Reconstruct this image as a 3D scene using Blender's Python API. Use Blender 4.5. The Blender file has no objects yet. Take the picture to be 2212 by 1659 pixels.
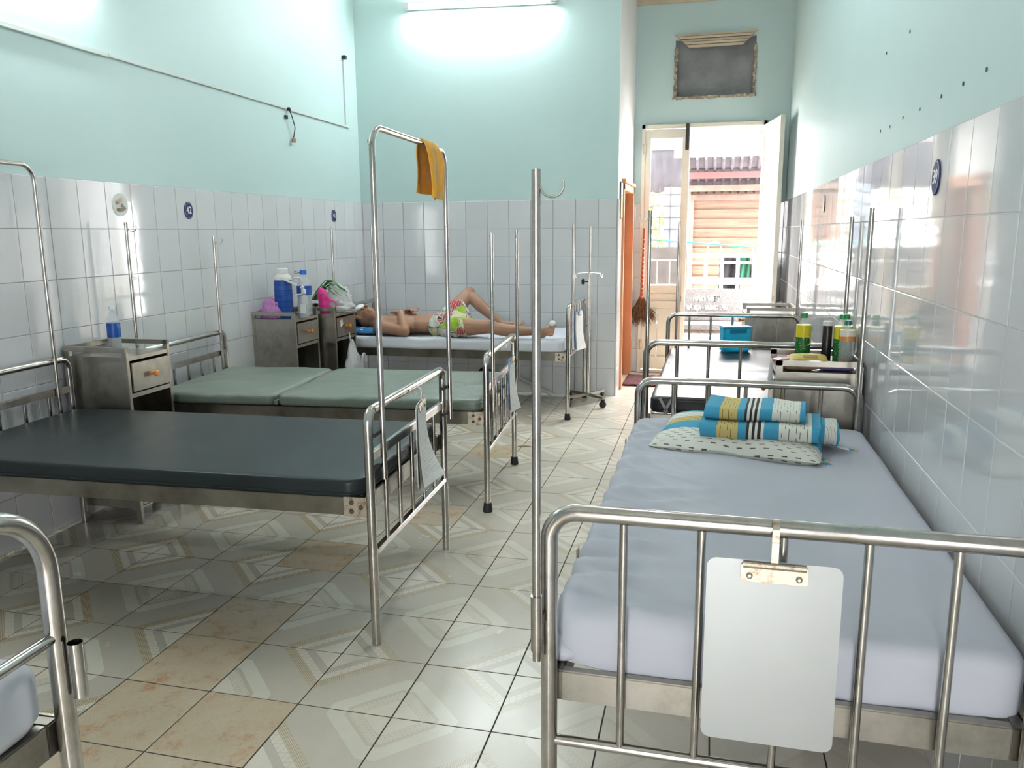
import bpy, bmesh, math, random
from mathutils import Vector, Matrix, Euler
R = random.Random(7)
PI = math.pi
sc = bpy.context.scene
COL = sc.collection

# ---------------------------------------------------------------- camera
cam_d = bpy.data.cameras.new('camera')
cam = bpy.data.objects.new('camera', cam_d)
COL.objects.link(cam)
sc.camera = cam
cam_d.sensor_fit = 'HORIZONTAL'
cam_d.sensor_width = 36.0
cam_d.lens = 28.009
cam_d.clip_start = 0.05
cam_d.clip_end = 200
_r = Vector((0.96955845, 0.24475468, -0.00717989))
_u = Vector((-0.03881794, 0.18259079, 0.9824224))
_f = Vector((-0.24176346, 0.95223723, -0.18653332))
cam.matrix_world = Matrix(((_r.x, _u.x, -_f.x, 0.0), (_r.y, _u.y, -_f.y, 0.0), (_r.z, _u.z, -_f.z, 1.46429), (0, 0, 0, 1)))

# ---------------------------------------------------------------- sky, exposure
w = bpy.data.worlds.new('sky')
sc.world = w
w.use_nodes = True
bgn = w.node_tree.nodes['Background']
bgn.inputs[0].default_value = (1.0, 0.975, 0.98, 1)
bgn.inputs[1].default_value = 7.0
sc.view_settings.view_transform = 'Standard'
sc.view_settings.look = 'None'
sc.view_settings.gamma = 1.0
sc.view_settings.use_curve_mapping = False
sc.view_settings.exposure = 2.27
try:
    sc.cycles.use_denoising = True
    sc.cycles.use_adaptive_sampling = True
    sc.cycles.adaptive_threshold = 0.04
    sc.cycles.adaptive_min_samples = 20
    sc.cycles.max_bounces = 4
    sc.cycles.diffuse_bounces = 3
    sc.cycles.glossy_bounces = 3
    sc.cycles.transmission_bounces = 3
    sc.cycles.transparent_max_bounces = 8
    sc.cycles.sample_clamp_indirect = 6.0
    sc.cycles.caustics_reflective = False
    sc.cycles.caustics_refractive = False
except Exception:
    pass

def portal(name, loc, rot, sx, sy):
    """daylight opening: tells the sampler where the sky comes in, gives no light of its own"""
    d = bpy.data.lights.new(name, 'AREA')
    d.shape = 'RECTANGLE'; d.size = sx; d.size_y = sy
    d.cycles.is_portal = True
    o = bpy.data.objects.new(name, d); COL.objects.link(o)
    o.location = loc; o.rotation_euler = rot
    return o
YB, YF, YW = 7.11, 8.44, -2.2          # back wall, far wall with the door, wall behind the camera
XL, XR, XP = -3.19, 0.634, -0.845      # left wall, right wall, passage side wall
ZC = 3.95
portal('daylight_door', (0.05, YF + 0.06, 1.25), (-PI/2, 0, 0), 0.8, 2.45)
portal('daylight_window', (-0.10, YW - 0.02, 1.15), (PI/2, 0, 0), 0.5, 2.2)

# ---------------------------------------------------------------- node helpers
class NT:
    def __init__(s, name, rough=0.5, metal=0.0, color=(0.8, 0.8, 0.8), spec=0.5):
        s.m = bpy.data.materials.new(name); s.m.use_nodes = True
        s.t = s.m.node_tree; s.b = s.t.nodes['Principled BSDF']
        s.b.inputs['Base Color'].default_value = (*color, 1)
        s.b.inputs['Roughness'].default_value = rough
        s.b.inputs['Metallic'].default_value = metal
        s.b.inputs['Specular IOR Level'].default_value = spec
        s.m.diffuse_color = (*color, 1)
        s._tc = None
    def put(s, sock, v):
        if isinstance(v, bpy.types.NodeSocket): s.t.links.new(v, sock)
        elif isinstance(v, tuple) and len(v) == 3 and sock.type == 'RGBA': sock.default_value = (*v, 1)
        else: sock.default_value = v
    def tc(s, which='Object'):
        if s._tc is None: s._tc = s.t.nodes.new('ShaderNodeTexCoord')
        return s._tc.outputs[which]
    def sep(s, v):
        n = s.t.nodes.new('ShaderNodeSeparateXYZ'); s.put(n.inputs[0], v); return n.outputs
    def comb(s, x, y, z):
        n = s.t.nodes.new('ShaderNodeCombineXYZ')
        for i, q in enumerate((x, y, z)): s.put(n.inputs[i], q)
        return n.outputs[0]
    def ma(s, op, a, b=0.0, c=0.0):
        n = s.t.nodes.new('ShaderNodeMath'); n.operation = op
        for i, q in enumerate((a, b, c)): s.put(n.inputs[i], q)
        return n.outputs[0]
    def noise(s, scale, detail=3, rough=0.5, vec=None, out='Fac', dist=0.0):
        n = s.t.nodes.new('ShaderNodeTexNoise')
        n.inputs['Scale'].default_value = scale; n.inputs['Detail'].default_value = detail
        n.inputs['Roughness'].default_value = rough; n.inputs['Distortion'].default_value = dist
        s.put(n.inputs['Vector'], vec if vec is not None else s.tc())
        return n.outputs[out]
    def vor(s, scale, vec=None, feature='F1', out='Distance', rnd=1.0):
        n = s.t.nodes.new('ShaderNodeTexVoronoi'); n.feature = feature
        n.inputs['Scale'].default_value = scale
        if 'Randomness' in n.inputs: n.inputs['Randomness'].default_value = rnd
        s.put(n.inputs['Vector'], vec if vec is not None else s.tc())
        return n.outputs[out]
    def map(s, vec=None, scale=(1, 1, 1), loc=(0, 0, 0), rot=(0, 0, 0)):
        n = s.t.nodes.new('ShaderNodeMapping')
        s.put(n.inputs[0], vec if vec is not None else s.tc())
        n.inputs['Scale'].default_value = scale; n.inputs['Location'].default_value = loc; n.inputs['Rotation'].default_value = rot
        return n.outputs[0]
    def ramp(s, fac, stops, interp='LINEAR'):
        n = s.t.nodes.new('ShaderNodeValToRGB'); n.color_ramp.interpolation = interp
        e = n.color_ramp.elements
        while len(e) < len(stops): e.new(0.5)
        for el, (p, c) in zip(e, stops):
            el.position = p; el.color = (*c, 1) if len(c) == 3 else c
        s.put(n.inputs[0], fac)
        return n.outputs[0]
    def mix(s, f, a, b, mode='MIX'):
        n = s.t.nodes.new('ShaderNodeMix'); n.data_type = 'RGBA'; n.blend_type = mode
        s.put(n.inputs['Factor'], f)
        ia = [i for i in n.inputs if i.name == 'A' and i.type == 'RGBA'][0]
        ib = [i for i in n.inputs if i.name == 'B' and i.type == 'RGBA'][0]
        s.put(ia, a); s.put(ib, b)
        return [o for o in n.outputs if o.type == 'RGBA'][0]
    def base(s, v): s.put(s.b.inputs['Base Color'], v); return s
    def rough(s, v): s.put(s.b.inputs['Roughness'], v); return s
    def bump(s, h, strength=0.3, dist=0.01):
        n = s.t.nodes.new('ShaderNodeBump'); n.inputs['Strength'].default_value = strength; n.inputs['Distance'].default_value = dist
        s.put(n.inputs['Height'], h); s.t.links.new(n.outputs[0], s.b.inputs['Normal']); return s
    def step(s, v, lo, hi):                                  # 1 inside lo..hi
        return s.ma('MULTIPLY', s.ma('GREATER_THAN', v, lo), s.ma('LESS_THAN', v, hi))

MAT = {}
def simple(name, color, rough=0.5, metal=0.0, var=0.06, nscale=6.0, bump=0.0, spec=0.5):
    n = NT(name, rough, metal, color, spec)
    f = n.noise(nscale, 4)
    lo = tuple(max(0, c * (1 - var)) for c in color); hi = tuple(min(1, c * (1 + var)) for c in color)
    n.base(n.ramp(f, [(0.3, lo), (0.7, hi)]))
    if bump: n.bump(n.noise(nscale * 8, 4), bump, 0.004)
    MAT[name] = n.m
    return n.m

def build_materials():
    # mint wall paint with faint scuffs
    n = NT('wall_paint', 0.55)
    a = n.ramp(n.noise(1.1, 5, 0.6), [(0.3, (0.515, 0.67, 0.655)), (0.7, (0.545, 0.70, 0.685))])
    sp = n.ramp(n.noise(9.0, 6, 0.75), [(0.70, (0, 0, 0)), (0.82, (1, 1, 1))])
    n.base(n.mix(n.ma('MULTIPLY', sp, 0.12), a, (0.33, 0.45, 0.38)))
    n.bump(n.noise(60, 4), 0.08, 0.003); MAT['paint'] = n.m
    n = NT('white_paint', 0.6); n.base(n.ramp(n.noise(2, 5), [(0.3, (0.74, 0.73, 0.71)), (0.7, (0.80, 0.79, 0.78))])); MAT['white_paint'] = n.m
    simple('ceiling_paint', (0.80, 0.78, 0.74), 0.7)
    # glazed wall tile
    n = NT('glazed_wall_tile', 0.06, spec=0.6)
    oi = n.t.nodes.new('ShaderNodeObjectInfo')
    n.base(n.ramp(oi.outputs['Random'], [(0, (0.65, 0.665, 0.68)), (0.5, (0.675, 0.69, 0.705)), (1, (0.70, 0.715, 0.725))]))
    n.bump(n.noise(7, 2), 0.035, 0.01); MAT['wall_tile'] = n.m
    simple('dark_grout', (0.36, 0.37, 0.36), 0.9)
    simple('pale_grout', (0.62, 0.63, 0.61), 0.9)
    simple('floor_grout', (0.045, 0.042, 0.036), 0.95, nscale=3, var=0.5)
    # printed floor tile: the leaf corner is at (0,0), the ring corner opposite
    n = NT('printed_floor_tile', 0.16, spec=0.5)
    S = 0.317
    x, y, _ = n.sep(n.tc())
    u = n.ma('MULTIPLY_ADD', x, 1 / S, 0.5); v = n.ma('MULTIPLY_ADD', y, 1 / S, 0.5)
    d = n.ma('ADD', u, v); t = n.ma('SUBTRACT', u, v)
    iu = n.ma('SUBTRACT', 1.0, u); iv = n.ma('SUBTRACT', 1.0, v)
    dd = n.ma('MAXIMUM', n.ma('ADD', iu, iv), n.ma('MULTIPLY', n.ma('MAXIMUM', iu, iv), 1.14))
    cream = (0.78, 0.735, 0.63); grey = (0.55, 0.51, 0.43); pale = (0.70, 0.69, 0.585)
    sp = n.noise(420, 2)
    speck = n.mix(n.ma('GREATER_THAN', sp, 0.56), grey, (0.62, 0.58, 0.49))
    leafbase = n.ramp(n.ma('MULTIPLY', d, 0.5), [(0, cream), (0.165, grey), (0.225, cream), (0.292, (0.72, 0.64, 0.48)), (0.365, (0.60, 0.56, 0.47))], 'CONSTANT')
    fr = n.ma('FRACT', n.ma('MULTIPLY', t, 9.0))
    zz = n.ma('MULTIPLY_ADD', n.ma('ABSOLUTE', n.ma('SUBTRACT', fr, 0.5)), 0.22, 0.465)
    zline = n.ma('LESS_THAN', n.ma('ABSOLUTE', n.ma('SUBTRACT', d, zz)), 0.008)
    c1 = n.mix(n.ma('MULTIPLY', zline, 0.6), leafbase, (0.33, 0.27, 0.18))
    dots = n.ma('MULTIPLY', n.ma('SINE', n.ma('MULTIPLY', n.ma('ADD', t, n.ma('MULTIPLY', n.ma('FLOOR', n.ma('MULTIPLY', d, 20)), 0.31)), 2 * PI * 17)), n.ma('SINE', n.ma('MULTIPLY', d, 2 * PI * 20)))
    dm = n.ma('MULTIPLY', n.ma('GREATER_THAN', n.ma('ABSOLUTE', dots), 0.36), n.step(d, 0.588, 0.728))
    c1 = n.mix(n.ma('MULTIPLY', dm, 0.9), c1, (0.30, 0.22, 0.12))
    edge = n.ma('ADD', n.step(d, 0.578, 0.586), n.ma('ADD', n.step(d, 0.726, 0.734), n.ma('ADD', n.step(d, 0.328, 0.336), n.step(d, 0.448, 0.455))))
    c1 = n.mix(n.ma('MULTIPLY', edge, 0.55), c1, (0.36, 0.31, 0.22))
    c1 = n.mix(n.ma('GREATER_THAN', d, 0.734), c1, speck)
    ring = n.ramp(n.ma('MULTIPLY', dd, 0.5), [(0, (0.74, 0.69, 0.58)), (0.16, (0.70, 0.65, 0.54)), (0.24, grey), (0.265, pale), (0.375, grey)], 'CONSTANT')
    ch = n.ma('ABSOLUTE', n.ma('SUBTRACT', n.ma('ABSOLUTE', n.ma('SINE', n.ma('MULTIPLY', t, 2 * PI * 7))), n.ma('ABSOLUTE', n.ma('SINE', n.ma('MULTIPLY', dd, 2 * PI * 6)))))
    chain = n.ma('MULTIPLY', n.ma('LESS_THAN', ch, 0.12), n.step(dd, 0.335, 0.475))
    ring = n.mix(n.ma('MULTIPLY', chain, 0.45), ring, (0.40, 0.35, 0.26))
    e2 = n.ma('ADD', n.step(dd, 0.316, 0.326), n.ma('ADD', n.step(dd, 0.476, 0.483), n.step(dd, 0.742, 0.75)))
    ring = n.mix(n.ma('MULTIPLY', e2, 0.55), ring, (0.40, 0.33, 0.21))
    col = n.mix(n.ma('LESS_THAN', dd, 0.75), c1, ring)
    geo = n.t.nodes.new('ShaderNodeNewGeometry')
    px, py, _ = n.sep(geo.outputs['Position'])
    wear = n.ramp(n.ma('ADD', n.ma('MULTIPLY_ADD', px, 0.42, 0.86), n.ma('MULTIPLY_ADD', n.noise(1.3, 3, vec=geo.outputs['Position']), 0.5, -0.25)), [(0.15, (0, 0, 0)), (0.75, (1, 1, 1))])
    col = n.mix(n.ma('MULTIPLY', wear, 0.62), col, (0.78, 0.735, 0.635))
    dirt = n.ramp(n.noise(2.1, 6, 0.7, vec=geo.outputs['Position']), [(0.35, (0.90, 0.90, 0.88)), (0.65, (1, 1, 1))])
    n.base(n.mix(1.0, col, dirt, 'MULTIPLY'))
    n.rough(n.ma('MULTIPLY_ADD', n.noise(5, 4, vec=geo.outputs['Position']), 0.16, 0.16))
    n.bump(n.noise(9, 2), 0.03, 0.01); MAT['floor_tile'] = n.m
    # marbled replacement tile
    n = NT('marbled_floor_tile', 0.18)
    oi = n.t.nodes.new('ShaderNodeObjectInfo')
    vec = n.t.nodes.new('ShaderNodeVectorMath'); vec.operation = 'ADD'
    n.put(vec.inputs[0], n.tc()); n.put(vec.inputs[1], oi.outputs['Location'])
    b = n.ramp(n.noise(8, 4, 0.55, vec=vec.outputs[0]), [(0.3, (0.58, 0.48, 0.34)), (0.7, (0.63, 0.55, 0.41))])
    vein = n.ramp(n.noise(24, 6, 0.62, vec=vec.outputs[0], dist=1.4), [(0.46, (0, 0, 0)), (0.5, (1, 1, 1)), (0.54, (0, 0, 0))])
    patch = n.ramp(n.noise(11, 5, 0.6, vec=vec.outputs[0]), [(0.52, (0, 0, 0)), (0.72, (1, 1, 1))])
    b = n.mix(n.ma('MULTIPLY', patch, 0.8), b, (0.53, 0.33, 0.19))
    vm = n.ma('MULTIPLY', vein, n.ma('MULTIPLY_ADD', patch, 0.75, 0.18))
    n.base(n.mix(vm, b, (0.46, 0.20, 0.09))); MAT['marble_tile'] = n.m
    # metals
    n = NT('stainless_steel', 0.2, 1.0, (0.62, 0.60, 0.565))
    sm = n.noise(5, 5, 0.65)
    n.base(n.ramp(n.noise(14, 5, 0.7), [(0.28, (0.40, 0.375, 0.33)), (0.6, (0.56, 0.545, 0.52))]))
    n.rough(n.ma('MULTIPLY_ADD', sm, 0.2, 0.10)); MAT['steel'] = n.m
    n = NT('sheet_steel', 0.34, 1.0, (0.5, 0.49, 0.45))
    n.base(n.ramp(n.noise(4, 6, 0.7), [(0.25, (0.22, 0.205, 0.17)), (0.5, (0.38, 0.365, 0.32)), (0.75, (0.46, 0.445, 0.40))]))
    n.rough(n.ma('MULTIPLY_ADD', n.noise(9, 5), 0.25, 0.22)); n.bump(n.noise(3.5, 2), 0.08, 0.02); MAT['sheet_steel'] = n.m
    n = NT('rail_steel', 0.36, 1.0)
    n.base(n.ramp(n.noise(4, 6, 0.7), [(0.25, (0.12, 0.108, 0.085)), (0.5, (0.23, 0.215, 0.18)), (0.75, (0.31, 0.295, 0.25))])); n.rough(n.ma('MULTIPLY_ADD', n.noise(9, 5), 0.25, 0.22)); MAT['rail_steel'] = n.m
    n = NT('bracket_steel', 0.42, 0.85)
    n.base(n.ramp(n.noise(40, 5, 0.7), [(0.35, (0.26, 0.19, 0.12)), (0.5, (0.50, 0.45, 0.36)), (0.75, (0.55, 0.51, 0.43))])); MAT['bracket'] = n.m
    simple('rust_bolt', (0.12, 0.085, 0.06), 0.6, 0.6)
    simple('brushed_aluminium', (0.40, 0.425, 0.42), 0.42, 0.5, var=0.04, nscale=3)
    simple('black_rubber', (0.012, 0.012, 0.013), 0.6)
    simple('dark_metal', (0.05, 0.045, 0.045), 0.4, 0.7)
    # vinyls and cloth
    n = NT('dark_green_vinyl', 0.36, color=(0.03, 0.05, 0.055), spec=0.2)
    n.base(n.ramp(n.noise(3, 4), [(0.3, (0.020, 0.028, 0.029)), (0.7, (0.026, 0.035, 0.036))])); n.bump(n.noise(220, 2), 0.05, 0.001)
    MAT['green_vinyl'] = n.m
    n = NT('sage_vinyl', 0.42)
    n.base(n.ramp(n.noise(3, 5, 0.6), [(0.3, (0.135, 0.175, 0.14)), (0.7, (0.175, 0.21, 0.175))])); n.bump(n.noise(14, 4, dist=0.8), 0.15, 0.01)
    MAT['sage_vinyl'] = n.m
    n = NT('black_vinyl', 0.36, color=(0.02, 0.02, 0.024)); n.bump(n.noise(9, 4, dist=0.6), 0.10, 0.01); MAT['black_vinyl'] = n.m
    n = NT('pale_blue_sheet', 0.85)
    n.base(n.ramp(n.noise(2.5, 4), [(0.3, (0.47, 0.50, 0.56)), (0.7, (0.515, 0.545, 0.60))])); n.bump(n.noise(500, 2), 0.1, 0.001); MAT['sheet'] = n.m
    n = NT('white_sheet', 0.85)
    n.base(n.ramp(n.noise(2.5, 4), [(0.3, (0.64, 0.67, 0.74)), (0.7, (0.69, 0.72, 0.78))])); MAT['white_sheet'] = n.m
    # orange towel with pale stripes along its hang
    n = NT('orange_towel', 0.95)
    x, y, z = n.sep(n.tc())
    st = n.ma('GREATER_THAN', n.ma('SINE', n.ma('MULTIPLY', y, 2 * PI / 0.075)), 0.35)
    st = n.ma('MULTIPLY', st, n.ma('ADD', n.ma('GREATER_THAN', z, -0.15), n.ma('LESS_THAN', z, -0.175)))
    c = n.ramp(n.noise(30, 4), [(0.3, (0.86, 0.36, 0.03)), (0.7, (0.95, 0.48, 0.06))])
    n.base(n.mix(n.ma('MULTIPLY', st, 0.65), c, (0.62, 0.46, 0.24))); n.bump(n.noise(260, 3), 0.5, 0.003); MAT['towel'] = n.m
    # printed cotton: bands across local y with black dashes on the pale bands
    def print_cloth(name, axis, stops, pale_bands, dash):
        n = NT(name, 0.9)
        co = n.sep(n.tc('Generated')); a = co[axis]; o = co[1 - axis]
        wob = n.ma('ADD', a, n.ma('MULTIPLY_ADD', n.noise(6, 2), 0.03, -0.015))
        c = n.ramp(wob, stops, 'CONSTANT')
        row = n.ma('FLOOR', n.ma('MULTIPLY', a, dash[0]))
        fa = n.ma('FRACT', n.ma('MULTIPLY', a, dash[0]))
        fo = n.ma('FRACT', n.ma('ADD', n.ma('MULTIPLY', o, dash[1]), n.ma('MULTIPLY', row, 0.37)))
        m = n.ma('MULTIPLY', n.step(fa, 0.40, 0.58), n.step(fo, 0.25, 0.66))
        for lo, hi in pale_bands[1:]: pass
        reg = None
        for lo, hi in pale_bands:
            q = n.step(wob, lo, hi); reg = q if reg is None else n.ma('ADD', reg, q)
        n.base(n.mix(n.ma('MULTIPLY', n.ma('MULTIPLY', m, reg), 0.9), c, (0.03, 0.03, 0.035)))
        MAT[name] = n.m
    blue, yel, pal = (0.055, 0.33, 0.50), (0.58, 0.47, 0.17), (0.72, 0.74, 0.66)
    print_cloth('pillow_print', 1, [(0, pal), (0.25, blue), (0.46, yel), (0.60, pal), (0.78, blue), (0.92, yel)], [(0, 0.25), (0.46, 0.78)], (30, 13))
    blk = (0.03, 0.03, 0.035)
    print_cloth('blanket_print', 0, [(0, blue), (0.16, yel), (0.33, blue), (0.40, blk), (0.425, pal), (0.45, blk), (0.475, pal), (0.50, blk), (0.525, pal), (0.55, blue), (0.67, pal), (0.93, blue)], [(0.67, 0.93), (0.16, 0.33)], (34, 8))
    n = NT('blue_pillow_print', 0.8)
    n.base(n.ramp(n.vor(9), [(0.16, (0.55, 0.52, 0.36)), (0.22, (0.02, 0.14, 0.33))], 'CONSTANT')); MAT['blue_pillow'] = n.m
    # shorts: melon slices and leaves in lime, red, cream with dark outlines
    n = NT('printed_shorts', 0.9)
    vm_ = n.t.nodes.new('ShaderNodeVectorMath'); vm_.operation = 'MULTIPLY_ADD'
    n.put(vm_.inputs[0], n.noise(11, 3, out='Color')); vm_.inputs[1].default_value = (0.09, 0.09, 0.09); n.put(vm_.inputs[2], n.map(loc=(2.3, 0.7, 1.1))); vec = vm_.outputs[0]
    edge = n.vor(9.0, vec, 'DISTANCE_TO_EDGE'); colr = n.vor(9.0, vec, 'F1', 'Color')
    cr = n.sep(colr)[0]
    c = n.ramp(cr, [(0, (0.30, 0.47, 0.03)), (0.34, (0.42, 0.045, 0.06)), (0.64, (0.56, 0.57, 0.30)), (0.84, (0.62, 0.62, 0.55))], 'CONSTANT')
    sx = n.ma('SINE', n.ma('MULTIPLY', n.sep(n.tc())[0], 330.0))
    isred = n.step(cr, 0.34, 0.64)
    c = n.mix(n.ma('MULTIPLY', n.ma('MULTIPLY', n.ma('GREATER_THAN', sx, 0.7), isred), 0.55), c, (0.7, 0.45, 0.42))
    n.base(n.mix(n.ma('LESS_THAN', edge, 0.045), c, n.mix(n.ma('LESS_THAN', edge, 0.018), (0.66, 0.66, 0.58), (0.02, 0.02, 0.02)))); MAT['shorts'] = n.m
    n = NT('skin', 0.55)
    n.base(n.ramp(n.noise(5, 5, 0.6), [(0.3, (0.33, 0.172, 0.105)), (0.7, (0.41, 0.228, 0.145))]))
    MAT['skin'] = n.m
    simple('skin_dark', (0.30, 0.135, 0.09), 0.55)
    simple('black_hair', (0.012, 0.010, 0.010), 0.6)
    simple('gauze', (0.78, 0.79, 0.78), 0.95, bump=0.4, nscale=20)
    # plastics
    simple('white_plastic', (0.72, 0.73, 0.70), 0.35)
    simple('cyan_plastic', (0.01, 0.55, 0.86), 0.35, var=0.03)
    simple('deep_cyan_plastic', (0.0, 0.20, 0.36), 0.4)
    simple('pink_plastic', (0.86, 0.055, 0.34), 0.35, var=0.04)
    simple('blue_cap', (0.01, 0.15, 0.62), 0.35)
    simple('green_cap', (0.01, 0.30, 0.07), 0.35)
    simple('teal_cap', (0.0, 0.16, 0.13), 0.35)
    simple('black_plastic', (0.016, 0.014, 0.015), 0.3)
    simple('orange_knob', (0.68, 0.25, 0.05), 0.35)
    simple('yellow_pack', (0.68, 0.53, 0.13), 0.4)
    simple('red_pack', (0.48, 0.03, 0.06), 0.35)
    simple('tan_bag', (0.40, 0.29, 0.17), 0.5, var=0.25, nscale=20)
    simple('violet_pack', (0.22, 0.18, 0.42), 0.3, var=0.2)
    simple('paper', (0.76, 0.77, 0.74), 0.85, var=0.03)
    n = NT('written_paper', 0.85)
    x, y, z = n.sep(n.tc('Generated'))
    row = n.ma('FRACT', n.ma('MULTIPLY', y, 22.0))
    ink = n.ma('MULTIPLY', n.step(row, 0.35, 0.62), n.ma('GREATER_THAN', n.noise(90, 2), 0.5))
    ink = n.ma('MULTIPLY', ink, n.ma('MULTIPLY', n.step(x, 0.1, 0.9), n.step(y, 0.08, 0.9)))
    n.base(n.mix(n.ma('MULTIPLY', ink, 0.45), (0.76, 0.77, 0.74), (0.25, 0.25, 0.30))); MAT['written_paper'] = n.m
    simple('blue_folder', (0.10, 0.31, 0.66), 0.35, var=0.12)
    simple('yellow_notice', (0.68, 0.60, 0.28), 0.8)
    simple('cream_paint', (0.70, 0.665, 0.56), 0.45, var=0.05)
    simple('lock_metal', (0.45, 0.42, 0.38), 0.3, 0.9)
    simple('orange_door_wood', (0.56, 0.245, 0.115), 0.45, var=0.12, nscale=4)
    simple('brown_door_wood', (0.30, 0.115, 0.05), 0.5, var=0.15, nscale=4)
    simple('cement_board', (0.25, 0.26, 0.265), 0.9, var=0.2, nscale=5, bump=0.4)
    simple('broken_plaster', (0.40, 0.33, 0.24), 0.95, var=0.5, nscale=25, bump=0.8)
    simple('moulding_cream', (0.60, 0.50, 0.36), 0.6)
    simple('plaque_blue', (0.010, 0.012, 0.10), 0.55)
    simple('plaque_brown', (0.13, 0.07, 0.06), 0.35)
    simple('plaque_white', (0.80, 0.80, 0.80), 0.4)
    simple('trunking', (0.60, 0.68, 0.65), 0.5)
    simple('straw', (0.14, 0.065, 0.03), 0.9, var=0.5, nscale=50)
    simple('bound_handle', (0.46, 0.07, 0.035), 0.6, var=0.3, nscale=30)
    n = NT('woven_mat', 0.95)
    n.base(n.ramp(n.noise(26, 4, 0.7), [(0.3, (0.02, 0.012, 0.015)), (0.5, (0.085, 0.02, 0.026)), (0.72, (0.15, 0.09, 0.09))])); n.bump(n.noise(70, 3), 0.8, 0.01); MAT['mat'] = n.m
    simple('leaf_green', (0.045, 0.22, 0.025), 0.5, var=0.4, nscale=30)
    simple('foliage', (0.14, 0.165, 0.025), 0.6, var=0.45, nscale=4)
    simple('dull_foliage', (0.10, 0.13, 0.05), 0.7, var=0.5, nscale=4)
    # clear and tinted plastic
    def clear(name, color, rough, alpha):
        n = NT(name, rough, 0.0, color); n.b.inputs['Alpha'].default_value = alpha; MAT[name] = n.m
    clear('clear_plastic', (0.80, 0.86, 0.86), 0.08, 0.28)
    clear('milky_bag', (0.78, 0.80, 0.80), 0.3, 0.55)
    clear('purple_bag', (0.60, 0.26, 0.58), 0.3, 0.82)
    clear('water', (0.60, 0.70, 0.68), 0.05, 0.35)
    clear('orange_tea', (0.62, 0.27, 0.03), 0.1, 0.85)
    n = NT('pane_glass', 0.03, 0.0, (0.85, 0.86, 0.86)); n.b.inputs['Alpha'].default_value = 0.09
    MAT['glass'] = n.m
    n = NT('glare_white_glass', 0.25, 0.0, (0.86, 0.86, 0.88)); n.b.inputs['Alpha'].default_value = 0.8; MAT['glare_pane'] = n.m  # open leaf's glass, sky glare painted in as white colour and high alpha
    # drink labels
    n = NT('drink_label', 0.3)
    x, y, z = n.sep(n.tc('Generated'))
    leaf = n.ramp(n.vor(5, n.map(n.tc('Generated'), (1.4, 1.4, 2.6))), [(0.20, (0.25, 0.50, 0.20)), (0.30, (0.012, 0.16, 0.03))])
    n.base(n.mix(n.ma('GREATER_THAN', z, 0.66), leaf, (0.72, 0.64, 0.02))); MAT['drink_label'] = n.m
    n = NT('orange_label', 0.35)
    x, y, z = n.sep(n.tc('Generated'))
    n.base(n.mix(n.ma('GREATER_THAN', n.ma('ADD', z, n.ma('MULTIPLY', n.noise(14, 2), 0.5)), 0.72), (0.66, 0.28, 0.06), (0.70, 0.70, 0.60))); MAT['orange_label'] = n.m
    n = NT('water_label', 0.35)
    n.base(n.ramp(n.noise(18, 2), [(0.35, (0.01, 0.06, 0.32)), (0.62, (0.02, 0.13, 0.52)), (0.75, (0.25, 0.5, 0.7))])); MAT['water_label'] = n.m
    # blue thermos jacket with a darker moulded grid
    n = NT('thermos_blue', 0.4)
    x, y, z = n.sep(n.tc())
    n.base(n.ramp(n.noise(16, 3), [(0.3, (0.008, 0.055, 0.30)), (0.7, (0.022, 0.11, 0.44))])); MAT['thermos'] = n.m
    # outdoors
    simple('granite', (0.09, 0.08, 0.078), 0.8, var=0.3, nscale=60)
    simple('rough_granite', (0.08, 0.058, 0.045), 0.9, var=0.45, nscale=40, bump=0.6)
    simple('whitewash', (0.76, 0.75, 0.73), 0.8)
    n = NT('orange_planks', 0.7)
    v = n.map(scale=(1.2, 8, 14))
    n.base(n.ramp(n.noise(2.2, 6, 0.65, vec=v), [(0.25, (0.055, 0.021, 0.010)), (0.5, (0.085, 0.043, 0.024)), (0.75, (0.105, 0.062, 0.040))])); MAT['planks'] = n.m
    simple('pale_timber', (0.10, 0.066, 0.05), 0.8, var=0.2, nscale=8)
    simple('red_timber', (0.10, 0.017, 0.015), 0.6)
    simple('roof_sheet', (0.04, 0.032, 0.037), 0.6, var=0.3, nscale=5)
    simple('purple_sheet', (0.02, 0.017, 0.027), 0.6, var=0.3, nscale=5)
    simple('dark_hedge_wall', (0.022, 0.018, 0.016), 0.9, var=0.5, nscale=9)
    simple('blue_sheet', (0.06, 0.07, 0.095), 0.6)
    simple('black_cloth', (0.012, 0.009, 0.012), 0.9)
    simple('green_cloth', (0.012, 0.075, 0.042), 0.9)
    simple('rose_cloth', (0.18, 0.07, 0.09), 0.9)
    simple('teal_rod', (0.01, 0.12, 0.10), 0.4)
    simple('balcony_concrete', (0.20, 0.185, 0.17), 0.85, var=0.15)
    simple('ground', (0.25, 0.23, 0.2), 0.95)
    # lamps
    n = NT('lit_tube', 0.4); n.b.inputs['Emission Color'].default_value = (0.93, 0.98, 1.0, 1); n.b.inputs['Emission Strength'].default_value = 54.0; MAT['tube'] = n.m
    n = NT('lit_dim_tube', 0.4); n.b.inputs['Emission Color'].default_value = (0.93, 0.98, 1.0, 1); n.b.inputs['Emission Strength'].default_value = 25.0; MAT['dim_tube'] = n.m
build_materials()
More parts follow.
